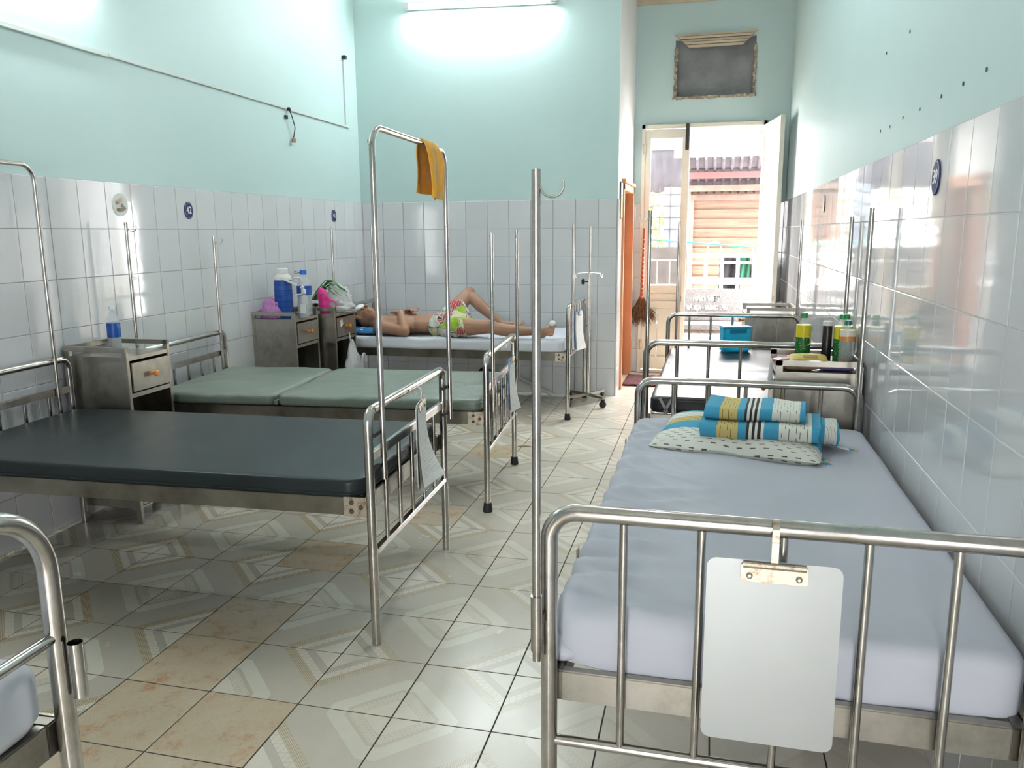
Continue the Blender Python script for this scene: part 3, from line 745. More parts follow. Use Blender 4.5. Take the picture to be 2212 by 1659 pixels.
# the near bed on the right, foot towards the camera
FOOT_BARS = dict(zr=0.914, low=0.405, nb=5, r=0.0175, bend=0.12)
bA = bed_frame('hospital_bed', 'steel bed with rumpled pale blue sheet nearest the camera by right wall', (0.145, 2.475, 0), -PI / 2, 1.95, 0.90, FOOT_BARS, dict(zr=0.83, low=0.40, nb=5, r=0.0165, bend=0.13))
LA2 = 1.95 / 2
drip_pole(bA, LA2 + 0.030, -0.470, 0.60, 1.578, hook=PI / 2, sock=(0.622, 0.742), r=0.0088)
MB().box((LA2 + 0.016, -0.462, 0.69), (0.02, 0.012, 0.02)).obj('socket_screw', 'rust_bolt', bA)
drip_pole(bA, -LA2 + 0.035, 0.438, 0.55, 1.548, hook=PI / 2, sock=(0.56, 0.64))
for xx in (0.45, -0.75): 
    t_ = MB().box((xx, -0.478, 0.585), (0.03, 0.004, 0.075)).obj('side_tab', 'bracket', bA)
def wrA(q):
    x, y, z = q
    el = max(0.0, 1 - (y + 0.46) / 0.42) ** 1.3                   # near the aisle edge
    w_ = 0.0
    top = min(1, max(0, (z - 0.58) / 0.06))
    f = y * 0.55 + 0.10 * nz(x * 3, y * 2, 5)
    w_ += (0.020 * el * abs(math.sin((x + f) * 17 + 3.2 * nz(x * 3.3, y * 2.5))) ** 3 + 0.010 * el * abs(math.sin((x * 1.1 - f) * 31 + 3 * nz(x * 5, y * 3, 7))) ** 4) * top
    w_ += 0.007 * nz(x * 3, y * 4, 1) * top + 0.004 * nz(x * 14, y * 3, 2) * el * top
    ef = max(0, (x - 0.55) / 0.35)
    out = -0.018 * el * (0.4 + nz(x * 9, z * 5)) * (1 - top)
    dz = -0.02 * max(0, -y - 0.40) / 0.06 * top
    return Vector((x + 0.012 * ef * nz(y * 8, z * 6, 3), y + out, z + w_ + (0.024 * nz(y * 6, 0, 8) if z < 0.565 and x > 0.85 else 0)))
mA = slab(-0.935, 0.925, -0.452, 0.462, 0.548, 0.672, 0.035, step=0.014, m=64, fn=wrA, hem=True)
mAo = mA.obj('sheeted_mattress', 'sheet', None, smooth=True, loc=(0.145, 2.475, 0), rot=(0, 0, -PI / 2), angle=80)
tag(mAo, 'thin mattress under a wrinkled pale blue sheet carrying the patterned pillow', 'mattress')
# loose sheet corner poking out past the near left leg
cr = MB(); cr.ell((0.89, -0.462, 0.588), (0.055, 0.035, 0.034), (0.2, 0.3, 0.4)); cr.ell((0.86, -0.47, 0.60), (0.07, 0.022, 0.03)); cr.ell((0.905, -0.44, 0.575), (0.03, 0.05, 0.024))
evaluated(cr, 'sheet_corner', 'sheet', [('REMESH', dict(mode='VOXEL', voxel_size=0.006)), ('SMOOTH', dict(iterations=6))], mAo)

# far bed on the right
bB = bed_frame('hospital_bed', 'steel bed with black vinyl mattress on the right nearest the open door', (0.137, 5.025, 0), -PI / 2, 1.95, 0.92, dict(zr=0.915, low=0.40, nb=5, bend=0.13), dict(zr=0.862, low=0.40, nb=5, bend=0.13), 0.47, 0.54)
drip_pole(bB, LA2 + 0.03, -0.455, 0.60, 1.566, hook=-PI / 2, sock=(0.62, 0.74))
drip_pole(bB, LA2 - 0.03, 0.475, 0.60, 1.528, hook=-PI / 2, sock=(0.62, 0.74))
drip_pole(bB, -LA2 - 0.0, 0.44, 0.55, 1.535); drip_pole(bB, -LA2 + 0.0, -0.40, 0.55, 1.535)
mBo = slab(-0.93, 0.93, -0.44, 0.45, 0.541, 0.622, 0.022, rc=0.05, fn=lambda q: Vector((q.x, q.y, q.z + (0.004 * nz(q.x * 6, q.y * 4) + 0.003 * abs(math.sin(q.x * 9 + q.y * 3))) * (1 if q.z > 0.6 else 0)))).obj('vinyl_mattress', 'black_vinyl', None, smooth=True, loc=(0.137, 5.025, 0), rot=(0, 0, -PI / 2), angle=70)
tag(mBo, 'shiny black vinyl mattress reflecting the doorway light on the far right bed', 'mattress')
for yy in (-0.37, -0.345): MB().box((0.934, yy, 0.585), (0.004, 0.014, 0.085), (0.5 if yy < -0.36 else -0.5, 0, 0)).obj('clear_tape', 'milky_bag', mBo)

# left row: 42
THREE = dict(zr=0.862, low=0.345, up=0.70, nb=5, r=0.0165, bend=0.10)
r42 = 0.045
c42 = (-1.16 - 0.975 * math.cos(r42), 2.915 - 0.975 * math.sin(r42), 0)
bC = bed_frame('hospital_bed', 'steel bed with dark green mattress and tall overhead frames under number 42', c42, r42, 1.95, 0.90, THREE, dict(zr=0.862, low=0.40, up=0.71, nb=5, bend=0.10))
MB().tube(fillet([(LA2 + 0.033, -0.395, 0.61), (LA2 + 0.033, -0.395, 1.812), (LA2 + 0.033, 0.455, 1.812), (LA2 + 0.033, 0.455, 0.63)], 0.075, 8), 0.0105, 12).obj('overhead_frame', 'steel', bC, smooth=True)
MB().tube(fillet([(-LA2 + 0.02, -0.46, 0.60), (-LA2 + 0.02, -0.46, 1.79), (-LA2 + 0.02, 0.345, 1.79), (-LA2 + 0.02, 0.345, 0.60)], 0.075, 8), 0.0105, 12).obj('overhead_frame', 'steel', bC, smooth=True)
for yy in (-0.395, 0.455):
    for zz in (0.66, 0.78): MB().box((LA2 + 0.016, yy - 0.03, zz), (0.014, 0.05, 0.014)).obj('clamp', 'dark_metal', bC)
MB().tube([(LA2 + 0.033, -0.405, 1.765), (LA2 + 0.033, -0.425, 1.75), (LA2 + 0.033, -0.43, 1.765)], 0.002, 6).obj('hook', 'steel', bC)
def pip(q): return q
mCo = slab(-0.93, 0.945, -0.46, 0.44, 0.553, 0.615, 0.012, rc=0.07, fn=lambda q: Vector((q.x, q.y, q.z + 0.004 * math.exp(-((q.x + 0.35) / 0.22) ** 2 - ((q.y + 0.02) / 0.16) ** 2) * math.sin(q.x * 40 + q.y * 8) * (1 if q.z > 0.6 else 0)))).obj('vinyl_mattress', 'green_vinyl', None, smooth=True, loc=c42, rot=(0, 0, r42), angle=70)
tag(mCo, 'smooth dark green vinyl mattress lying on the bed below number 42', 'mattress')
def outline(x0, x1, y0, y1, rc, z):
    o = []
    for cx, cy, a0 in ((x1 - rc, y1 - rc, 0), (x0 + rc, y1 - rc, PI / 2), (x0 + rc, y0 + rc, PI), (x1 - rc, y0 + rc, 1.5 * PI)):
        for k in range(7): a = a0 + PI / 2 * k / 6; o.append((cx + rc * math.cos(a), cy + rc * math.sin(a), z))
    o.append(o[0]); return o
MB().tube(outline(-0.931, 0.946, -0.461, 0.441, 0.07, 0.566), 0.003, 6, False).obj('piping', 'green_vinyl', mCo, smooth=True)

# left row: 41 (folding sage mattress)
r41 = 0.085
c41 = (-1.168 - 0.975 * math.cos(r41), 4.352 - 0.975 * math.sin(r41), 0)
bD = bed_frame('hospital_bed', 'steel bed with pale sage folding mattress and black rubber feet under number 41', c41, r41, 1.95, 0.90, dict(zr=0.838, low=0.335, up=0.665, nb=5, r=0.0165, bend=0.10, rubber=True), dict(zr=0.835, low=0.40, up=0.70, nb=5, bend=0.10), 0.475, 0.543)
drip_pole(bD, LA2 + 0.03, -0.415, 0.54, 1.462); drip_pole(bD, LA2 + 0.03, 0.405, 0.57, 1.482, hook=-PI / 2)
drip_pole(bD, -LA2 + 0.0, -0.475, 0.55, 1.535, hook=0.3); drip_pole(bD, -LA2 + 0.02, 0.375, 0.55, 1.458, hook=0.3)
tD = thing('folding_mattress', 'faded sage green folding mattress in two halves beside the patient', 'mattress', c41, r41)
for x0, x1 in ((-0.93, -0.214), (-0.192, 0.945)):
    slab(x0, x1, -0.452, 0.448, 0.545, 0.606, 0.022, rc=0.045, fn=lambda q: Vector((q.x, q.y, q.z + (0.007 * nz(q.x * 4, q.y * 4) + 0.004 * nz(q.x * 11, q.y * 9)) * (1 if q.z > 0.58 else 0)))).obj('mattress_half', 'sage_vinyl', tD, smooth=True, angle=70)
MB().bx(-0.21, -0.19, -0.44, 0.44, 0.55, 0.572).obj('hinge_flap', 'sage_vinyl', tD)

# bed along the back wall
rE = 0.012
cE = (-1.10 - 0.975 * math.cos(rE), 6.545 - 0.975 * math.sin(rE), 0)
bE = bed_frame('hospital_bed', 'steel bed carrying the patient along the tiled back wall', cE, rE, 1.95, 0.90, dict(zr=0.90, low=0.50, nb=5, r=0.0165, bend=0.13, rubber=True), dict(zr=0.86, low=0.45, nb=5, bend=0.12), 0.47, 0.535)
drip_pole(bE, LA2 + 0.02, -0.345, 0.55, 1.524, hook=-PI / 2); drip_pole(bE, LA2 + 0.06, 0.33, 0.62, 1.52)
MB().tube([(LA2 + 0.06, 0.33, 0.62), (LA2 + 0.02, 0.42, 0.66)], 0.004, 6).obj('clamp', 'dark_metal', bE)
drip_pole(bE, -LA2 + 0.0, -0.475, 0.55, 1.522); drip_pole(bE, -LA2 + 0.0, 0.34, 0.55, 1.538)
mEo = slab(-0.93, 0.945, -0.468, 0.44, 0.537, 0.628, 0.030, rc=0.05, fn=lambda q: Vector((q.x, q.y - 0.01 * nz(q.x * 5, q.z * 12), q.z + (0.010 * nz(q.x * 5, q.y * 5) + 0.022 * max(0, (q.x - 0.66) / 0.3) * abs(nz(q.x * 9, q.y * 6, 3)) * 2) * (1 if q.z > 0.59 else 0.2)))).obj('sheeted_mattress', 'white_sheet', None, smooth=True, loc=cE, rot=(0, 0, rE), angle=80)
tag(mEo, 'mattress with a loose white sheet under the lying patient', 'mattress')

# bed corner at the lower left
rG = 0.05
cG = (-1.125 - 0.975, 0.607, 0)
bG = bed_frame('hospital_bed', 'steel bed cut off by the lower left corner of the picture', cG, rG, 1.95, 0.90, dict(zr=1.0, low=0.35, up=0.742, nb=4, r=0.0185, bend=0.27, thin=True), dict(zr=0.86, low=0.40, up=0.70, nb=5, bend=0.10), 0.505, 0.573)
MB().tube([(LA2 + 0.036, 0.452, 0.625), (LA2 + 0.036, 0.452, 0.732)], 0.0135, 14, False).obj('pole_socket', 'steel', bG, smooth=True)
mGo = slab(-0.93, 0.955, -0.43, 0.448, 0.575, 0.70, 0.035, rc=0.06).obj('sheeted_mattress', 'white_sheet', None, smooth=True, loc=cG, rot=(0, 0, rG), angle=80)
tag(mGo, 'white sheeted mattress corner at the lower left edge of the picture', 'mattress')

# ---------------------------------------------------------------- bedside cabinets, front along local +x
def cabinet(label, loc, rz, W=0.37, D=0.37, H=0.868, T=0.918, open_shelf=True, drawer_panel=False):
    c = thing('bedside_cabinet', label, 'cabinet', loc, rz, 'steel bedside cabinets')
    x0, x1, y0, y1 = -D / 2, D / 2, -W / 2, W / 2
    for sx in (-1, 1):
        for sy in (-1, 1):
            MB().bx(sx * D / 2 - (0.028 if sx > 0 else 0), sx * D / 2 + (0 if sx > 0 else 0.028), sy * W / 2 - (0.022 if sy > 0 else 0), sy * W / 2 + (0 if sy > 0 else 0.022), 0, T).obj('corner_post', 'sheet_steel', c, bev=0.002)
    for sy in (-1, 1): MB().bx(x0 + 0.028, x1 - 0.028, sy * (W / 2 - 0.006) - 0.002, sy * (W / 2 - 0.006) + 0.002, 0.09, H - 0.02).obj('side_panel', 'sheet_steel', c)
    MB().bx(x0 + 0.004, x0 + 0.008, y0 + 0.022, y1 - 0.022, 0.09, H - 0.02).obj('back_panel', 'sheet_steel', c)
    MB().bx(x0 + 0.003, x1 - 0.003, y0 + 0.003, y1 - 0.003, H - 0.02, H).obj('top_plate', 'sheet_steel', c, bev=0.002)
    for sy in (-1, 1): MB().bx(x0, x1, sy * W / 2 - 0.011 - 0.007 * sy - 0.004, sy * W / 2 + 0.011 - 0.011 * sy, T - 0.024, T).obj('tray_rail', 'sheet_steel', c, bev=0.002)
    MB().bx(x0, x0 + 0.014, y0, y1, T - 0.024, T).obj('tray_rail', 'sheet_steel', c, bev=0.002)
    MB().bx(x0 + 0.004, x1 - 0.01, y0 + 0.01, y1 - 0.01, 0.66, 0.668).obj('shelf', 'sheet_steel', c)
    MB().bx(x0 + 0.004, x1 - 0.01, y0 + 0.01, y1 - 0.01, 0.40, 0.408).obj('shelf', 'sheet_steel', c)
    MB().bx(x0 + 0.004, x1 - 0.01, y0 + 0.01, y1 - 0.01, 0.08, 0.088).obj('shelf', 'sheet_steel', c)
    d = MB().bx(x1 - 0.02, x1 + 0.006, y0 + 0.028, y1 - 0.026, 0.69, 0.835).obj('drawer', 'sheet_steel', c, bev=0.003)
    MB().lathe([(0.012, 0), (0.008, 0.006), (0.007, 0.018), (0.015, 0.026), (0.016, 0.034), (0.010, 0.040)], seg=14).obj('knob', 'orange_knob', d, smooth=True, loc=(x1 + 0.006, 0.0, 0.765), rot=(0, PI / 2, 0))
    for z in (0.66, 0.385): MB().bx(x1 - 0.018, x1 - 0.002, y0 + 0.022, y1 - 0.022, z, z + 0.022).obj('front_rail', 'sheet_steel', c)
    dr = MB().bx(x1 - 0.014, x1 - 0.002, y0 + 0.026, y1 - 0.026, 0.095, 0.378).obj('lower_door', 'sheet_steel', c, bev=0.003)
    MB().bx(x1 - 0.003, x1 + 0.003, y0 + 0.06, y1 - 0.06, 0.13, 0.345).obj('door_panel', 'sheet_steel', dr, bev=0.002)
    MB().lathe([(0.006, 0), (0.006, 0.012), (0.011, 0.018), (0.008, 0.024)], seg=10).obj('knob', 'orange_knob', dr, smooth=True, loc=(x1, y0 + 0.05, 0.27), rot=(0, PI / 2, 0))
    return c
cab1 = cabinet('dented steel bedside cabinet holding one water bottle, between the two empty left beds', (-2.995, 3.478, 0), 0.02, W=0.34, D=0.36)
cab2 = cabinet('steel bedside cabinet under the blue thermos flask', (-3.055, 5.27, 0), 0.03, W=0.37, D=0.34)
cab3 = cabinet('worn steel bedside cabinet beside the head of the patient', (-2.945, 5.67, 0), 0.0, W=0.36, D=0.35)
st = MB()
for a, r_ in ((0, .016), (1.2, .013), (2.6, .015), (4, .012)): st.lathe([(r_, 0), (r_ * .9, 0.001)], (0.016 * math.cos(a), 0.02 * math.sin(a), 0), 10)
st.obj('sticker_residue', 'paper', cab3, loc=(0.182, -0.09, 0.795), rot=(0, PI / 2, 0))
cab4 = cabinet('steel bedside cabinet with drink bottles on its tray by the right wall', (0.445, 3.735, 0), PI, W=0.36, D=0.35)
cab5 = cabinet('empty steel bedside cabinet standing in front of the open door leaf', (0.43, 6.62, 0), PI + 0.04, W=0.44, D=0.38, H=0.84, T=0.885)

# ---------------------------------------------------------------- clipboards
def rrect(w_, h_, r, n=6):
    o = []
    for cx, cy, a0 in ((w_ / 2 - r, h_ / 2 - r, 0), (-w_ / 2 + r, h_ / 2 - r, PI / 2), (-w_ / 2 + r, -h_ / 2 + r, PI), (w_ / 2 - r, -h_ / 2 + r, 1.5 * PI)):
        for k in range(n): a = a0 + PI / 2 * k / (n - 1); o.append((cx + r * math.cos(a), cy + r * math.sin(a)))
    return o
def clipboard(label, loc, rot, w_, h_, board, paper=0, drop=0.09, hookr=0.021, clipw=0.12):
    """local x across, local y up the board, local z out towards the reader; origin at the top edge"""
    c = thing('clipboard', label, 'clipboard', loc, 0, None, rot=rot)
    MB().prism([(x, y - h_ / 2) for x, y in rrect(w_, h_, 0.018)], 0, 0.003).obj('board', board, c)
    cl = MB().prism([(x, y - 0.022) for x, y in rrect(clipw, 0.034, 0.006)], 0.004, 0.012).obj('clip', 'bracket', c, bev=0.002)
    MB().tube([(-clipw / 2 + 0.004, -0.006, 0.012), (clipw / 2 - 0.004, -0.006, 0.012)], 0.006, 8).obj('clip_roll', 'bracket', cl, smooth=True)
    for s in (-1, 1): MB().lathe([(0.006, 0), (0.006, 0.003), (0.003, 0.005)], seg=10).obj('rivet', 'lock_metal', cl, loc=(s * (clipw / 2 - 0.016), -0.026, 0.012))
    for p in range(paper):
        w2, h2 = w_ * 0.9, h_ * (0.97 - 0.06 * p)
        def fp(u, v, p=p): return ((u - 0.5) * w2 + 0.004 * p, -0.02 - v * h2, 0.0045 + 0.002 * p + (0.05 + 0.05 * p) * max(0, v - 0.25) ** 2 * (0.3 + u))
        MB().grid(fp, 8, 14).obj('paper_sheet', 'written_paper', c, smooth=True)
    pts = [(0, -0.004, 0.008), (0, drop - 0.035, 0.008)]
    cy, cz = drop - 0.02, 0.008 - hookr
    for k in range(9): a = PI * k / 8; pts.append((0, cy + hookr * math.sin(a), cz + hookr * math.cos(a)))
    pts.append((0, cy - 0.018, cz - hookr))
    hk = MB()
    P2 = [Vector(p) for p in pts]
    for i in range(len(P2) - 1):
        a, b = P2[i], P2[i + 1]; mid = (a + b) / 2; d = b - a
        hk.box(mid, (0.013, d.length + 0.002, 0.0025), (math.atan2(d.z, d.y), 0, 0))
    hk.obj('hanger_strap', 'bracket' if paper == 0 else 'steel', c)
    return c
clipboard('bare aluminium clipboard hanging on the foot rail of the nearest bed', (0.128, 1.474, 0.858), (PI / 2 - 0.03, 0, 0), 0.243, 0.37, 'brushed_aluminium', 0, drop=0.075, hookr=0.0215)
clipboard('aluminium clipboard with loose white papers hanging beside the orange towel', (-1.105, 2.88, 0.82), (PI / 2, 0, PI / 2 + 0.2), 0.22, 0.34, 'brushed_aluminium', 2, drop=0.055, hookr=0.02, clipw=0.10)
clipboard('blue plastic clipboard hanging on the foot rail of the sage green bed', (-1.115, 4.38, 0.765), (PI / 2, 0, PI / 2 + 0.05), 0.17, 0.30, 'blue_folder', 1, drop=0.088, hookr=0.02, clipw=0.07)
clipboard('blue clipboard with white chart hanging at the feet of the patient', (-1.06, 6.40, 0.835), (PI / 2, 0, PI / 2 - 0.1), 0.22, 0.30, 'blue_folder', 1, drop=0.08, hookr=0.02, clipw=0.07)

# towel over the overhead frame of bed 42
def tw(u, v):
    y = (u - 0.5) * 0.215 + (0.010 * math.sin(v * 9 + u * 3))
    s = (v - 0.5) * 2                                       # -1 back hem, 0 over the bar, 1 front hem
    L_ = abs(s) * (0.205 if s < 0 else 0.225)
    bulge = 0.0125 + 0.006 * min(1, L_ / 0.06) + (0.012 if s < 0 else 0.03) * abs(s) * (1 - u) * abs(math.sin(u * 5 + 0.6)) + 0.005 * math.sin(u * 8 + s * 2) * min(1, L_ / 0.05)
    x = math.copysign(bulge, s) * min(1, abs(s) * 9)
    z = 0.0135 - (L_ if L_ > 0.02 else L_ * L_ / 0.02) - 0.16 * max(0, u - 0.72) ** 1.5
    return Vector((x, y + 0.03 * abs(s) * (u - 0.5), z))
twm = MB().grid(tw, 22, 61)
tp = Vector(c42) + Matrix.Rotation(r42, 3, 'Z') @ Vector((LA2 + 0.033, 0.245, 1.812))
two = evaluated(twm, 'hand_towel', 'towel', [('SOLIDIFY', dict(thickness=0.005, offset=1.0)), ('SUBSURF', dict(levels=1))])
two.location = tp; two.rotation_euler = (0, 0, r42)
tag(two, 'orange striped hand towel draped over the tall overhead frame', 'towel')
# ---------------------------------------------------------------- pillow and folded blanket on the near bed
def cushion(hx, hy, hz, fn=None, p=4.0):
    mb = MB(); nu, nv = 44, 30
    def g(u, v, s):
        a, b = u * 2 - 1, v * 2 - 1
        e = (1 - abs(a) ** p) * (1 - abs(b) ** p)
        return Vector((hx * a * (1 - 0.05 * (1 - abs(b)) ** 2), hy * b * (1 - 0.06 * (1 - abs(a)) ** 2), s * hz * max(0.0, e) ** 0.55))
    for s in (1, -1):
        vs = [g(i / (nu - 1), j / (nv - 1), s) for j in range(nv) for i in range(nu)]
        if fn: vs = [fn(q) for q in vs]
        mb.add(vs, [(j * nu + i, j * nu + i + 1, (j + 1) * nu + i + 1, (j + 1) * nu + i) for j in range(nv - 1) for i in range(nu - 1)])
    return mb
po = cushion(0.30, 0.19, 0.055, lambda q: Vector((q.x, q.y, max(q.z, -0.03) + 0.006 * nz(q.x * 9, q.y * 11) + 0.004 * math.sin(q.y * 60 + q.x * 12) * max(0, abs(q.x) - 0.18) * 5))).obj('pillow', 'pillow_print', None, smooth=True, loc=(0.115, 3.03, 0.705), rot=(0.10, 0.0, -0.20), angle=85)
tag(po, 'flat pillow in blue, yellow and dashed white print on the nearest bed', 'pillow')
for dx, dy, c_ in ((0.30, -0.10, 'pillow_print'), (0.31, -0.13, 'pillow_print'), (0.33, 0.06, 'pillow_print'), (0.30, 0.09, 'pillow_print')):
    MB().tube([(dx - 0.03, dy, -0.01), (dx + 0.03, dy - 0.02, -0.022), (dx + 0.075, dy - 0.01 + 0.03 * R.uniform(-1, 1), -0.03)], [0.006, 0.004, 0.003], 6).obj('tie_ribbon', c_, po, smooth=True)
bl = thing('folded_blanket', 'folded thin blanket in blue, yellow and striped print lying on the pillow', 'blanket', (0.165, 3.02, 0.730), -0.10)
def fold(x0, x1, y0, y1, z0, z1, wob):
    """a flattened roll: rounded front and back edge, layers showing at the ends"""
    mb = MB(); n = 22; seg = 40
    prof = []
    h = (z1 - z0) / 2
    for k in range(13): a = -PI / 2 + PI * k / 12; prof.append((y1 - h + h * math.cos(a), z0 + h + h * math.sin(a)))
    for k in range(13): a = PI / 2 + PI * k / 12; prof.append((y0 + h + h * math.cos(a), z0 + h + h * math.sin(a)))
    m = len(prof)
    for i in range(n):
        t = i / (n - 1)
        for (y, z) in prof: mb.v.append((x0 + (x1 - x0) * t + wob * nz(y * 8, z * 20, t), y + 0.012 * nz(t * 4, z * 9, 2), z + 0.010 * nz(t * 3 + wob * 50, y * 6)))
    for i in range(n - 1):
        for k in range(m): mb.f.append((i * m + k, i * m + (k + 1) % m, (i + 1) * m + (k + 1) % m, (i + 1) * m + k))
    mb.f.append(tuple(range(m - 1, -1, -1))); mb.f.append(tuple((n - 1) * m + k for k in range(m)))
    return mb
fold(-0.185, 0.225, -0.155, 0.15, 0.0, 0.056, 0.012).obj('lower_fold', 'blanket_print', bl, smooth=True, angle=60)
fold(-0.175, 0.175, -0.10, 0.14, 0.057, 0.103, 0.01).obj('upper_fold', 'blanket_print', bl, smooth=True, angle=60)
fold(0.15, 0.29, -0.03, 0.15, -0.035, 0.045, 0.02).obj('loose_end', 'blanket_print', bl, smooth=True, angle=60)

# ---------------------------------------------------------------- bottles and other small things
def bottle(label, loc, h, r, liquid, label_mat, lab, cap, cat='bottle', name='drink_bottle', group=None, body='clear_plastic', rz=0.0):
    b = thing(name, label, cat, loc, rz, group)
    p = [(r * 0.9, 0.0), (r, 0.012), (r, h * 0.30), (r * 0.94, h * 0.36), (r, h * 0.42), (r, h * 0.62), (r * 0.96, h * 0.68), (r * 0.62, h * 0.80), (r * 0.36, h * 0.88), (r * 0.36, h * 0.92)]
    MB().lathe(p, seg=20).obj('shell', body, b, smooth=True)
    if liquid: MB().lathe([(r * 0.86, 0.003), (r * 0.95, 0.013), (r * 0.95, h * liquid[1] * 0.5), (r * 0.9, h * liquid[1])], seg=16).obj('drink', liquid[0], b, smooth=True)
    if label_mat: MB().lathe([(r * 1.015, h * lab[0]), (r * 1.015, h * lab[1])], seg=24).obj('wrapper', label_mat, b, smooth=True, angle=60)
    MB().lathe([(r * 0.46, h * 0.905), (r * 0.46, h * 0.99), (r * 0.40, h)], seg=16).obj('cap', cap, b, smooth=True)
    return b
TZ = 0.8685
g1 = bottle('green and yellow tea bottle standing alone at the left of the tray', (0.405, 3.865, TZ), 0.225, 0.033, None, 'drink_label', (0.03, 0.76), 'green_cap', group='tea bottles on the tray')
ring = MB()
ring.tube([(0.012 * math.cos(a), 0.0, 0.020 * math.sin(a)) for a in [2 * PI * k / 16 for k in range(17)]], 0.0028, 6, False)
ring.obj('ring_mark', 'yellow_pack', g1, loc=(0.018, -0.028, 0.10))
bottle('green and yellow tea bottle half hidden by the orange tea bottle', (0.565, 3.83, TZ), 0.225, 0.033, None, 'drink_label', (0.03, 0.76), 'green_cap', group='tea bottles on the tray')
bottle('tea bottle of which only the green cap shows behind the orange tea', (0.592, 3.895, TZ), 0.22, 0.031, None, 'drink_label', (0.03, 0.76), 'green_cap', group='tea bottles on the tray')
bottle('nearly empty orange tea bottle with dark teal cap beside the wall', (0.578, 3.755, TZ), 0.205, 0.033, ('orange_tea', 0.14), 'orange_label', (0.56, 0.80), 'teal_cap', group='tea bottles on the tray')
can = thing('tall_canister', 'tall slim black canister with pale top between the tea bottles', 'canister', (0.505, 3.84, TZ))
MB().lathe([(0.020, 0), (0.021, 0.004), (0.021, 0.168), (0.0195, 0.172)], seg=20).obj('canister_body', 'black_plastic', can, smooth=True)
MB().lathe([(0.0205, 0.172), (0.0205, 0.190), (0.018, 0.192)], seg=20).obj('canister_lid', 'white_plastic', can, smooth=True)
def packet(name, label, loc, rz, l, w_, h, mat, cat, tilt=0.0):
    o = cushion(l / 2, w_ / 2, h / 2, lambda q: Vector((q.x, q.y, q.z + 0.003 * nz(q.x * 40, q.y * 40))), p=3).obj(name, mat, None, smooth=True, loc=loc, rot=(tilt, 0, rz), angle=80)
    return tag(o, label, cat)
yp = packet('snack_packet', 'yellow sealed snack packet lying on the tray below the bottles', (0.41, 3.665, TZ + 0.042), 0.08, 0.165, 0.075, 0.042, 'yellow_pack', 'packet', 0.25)
pm = MB().bx(-0.03, 0.03, -0.008, 0.008, 0, 0.0006).obj('printed_box', 'tan_bag', yp, loc=(0.005, -0.018, 0.0205), rot=(0.25, 0, 0))
packet('snack_packet', 'red and white packet beside the yellow snack packet', (0.335, 3.735, TZ + 0.022), 0.3, 0.13, 0.09, 0.03, 'red_pack', 'packet')
packet('paper_bag', 'crumpled brown bag showing under the tray rail', (0.375, 3.62, TZ + 0.022), 0.0, 0.16, 0.10, 0.042, 'tan_bag', 'bag')
packet('snack_packet', 'violet packet with pink end showing under the tray rail', (0.515, 3.64, TZ + 0.018), -0.05, 0.15, 0.09, 0.034, 'violet_pack', 'packet')
kn = MB()
def hang(u, v): return Vector((-0.012 + 0.012 * math.sin(u * 9 + v * 4) * v, (u - 0.5) * 0.09 * (1 - 0.2 * v), -v * 0.125))
tag(evaluated(MB().grid(hang, 14, 14), 'plastic_wrapper', 'milky_bag', [('SOLIDIFY', dict(thickness=0.002))]), 'crinkled clear wrapper hanging over the tray corner of the drinks cabinet', 'wrapper').location = (0.262, 3.585, 0.918)

# first cabinet: half litre water
bottle('small water bottle with blue wrapper on the dented cabinet', (-3.06, 3.535, TZ), 0.235, 0.033, ('water', 0.30), 'water_label', (0.30, 0.62), 'white_plastic', name='water_bottle')
# second cabinet: thermos, big water, pump bottle, jug, greens, purple bag
th = thing('thermos_flask', 'tall blue thermos flask with white shoulder and carrying handle', 'thermos', (-3.035, 5.225, TZ))
MB().lathe([(0.064, 0), (0.067, 0.004), (0.063, 0.26), (0.062, 0.272)], seg=28).obj('jacket', 'thermos', th, smooth=True)
for k in range(1, 7): MB().tube([((0.067 - 0.004 * k / 6.5) * math.cos(a), (0.067 - 0.004 * k / 6.5) * math.sin(a), 0.04 * k) for a in [2 * PI * q / 28 for q in range(29)]], 0.0014, 4, False).obj('jacket_ring', 'plaque_blue', th)
MB().lathe([(0.064, 0.272), (0.065, 0.282), (0.056, 0.302), (0.042, 0.316), (0.040, 0.322), (0.044, 0.324), (0.040, 0.336), (0.042, 0.338), (0.040, 0.352), (0.032, 0.358)], seg=28).obj('shoulder', 'white_plastic', th, smooth=True)
hd = MB(); e0, e1 = Vector((0.025, -0.068, 0.292)), Vector((0.12, -0.01, 0.235))
hd.box((e0 + e1) / 2, ((e1 - e0).length, 0.012, 0.016), (0, math.atan2(-(e1.z - e0.z), math.hypot(e1.x - e0.x, e1.y - e0.y)), math.atan2(e1.y - e0.y, e1.x - e0.x)))
hd.obj('carry_handle', 'white_plastic', th, bev=0.003)
MB().tube(fillet([(0.07, 0.03, 0.285), (0.125, 0.05, 0.285), (0.125, 0.05, 0.165), (0.08, 0.03, 0.165)], 0.02, 5), 0.005, 8).obj('grip', 'white_plastic', th, smooth=True)
bw = bottle('large clear water bottle with blue cap behind the pump bottle', (-2.955, 5.385, TZ), 0.335, 0.054, ('water', 0.55), 'water_label', (0.46, 0.66), 'blue_cap', name='water_bottle')
MB().tube(fillet([(-0.015, -0.01, 0.315), (-0.055, -0.03, 0.328), (-0.05, -0.03, 0.312), (-0.015, -0.012, 0.308)], 0.008, 4), 0.0025, 6).obj('cap_strap', 'dark_metal', bw)
pb = thing('pump_bottle', 'clear pump bottle with white top in front of the large water bottle', 'bottle', (-2.90, 5.275, TZ))
MB().lathe([(0.034, 0), (0.036, 0.006), (0.036, 0.12), (0.030, 0.15), (0.014, 0.165), (0.014, 0.175)], seg=18).obj('shell', 'clear_plastic', pb, smooth=True)
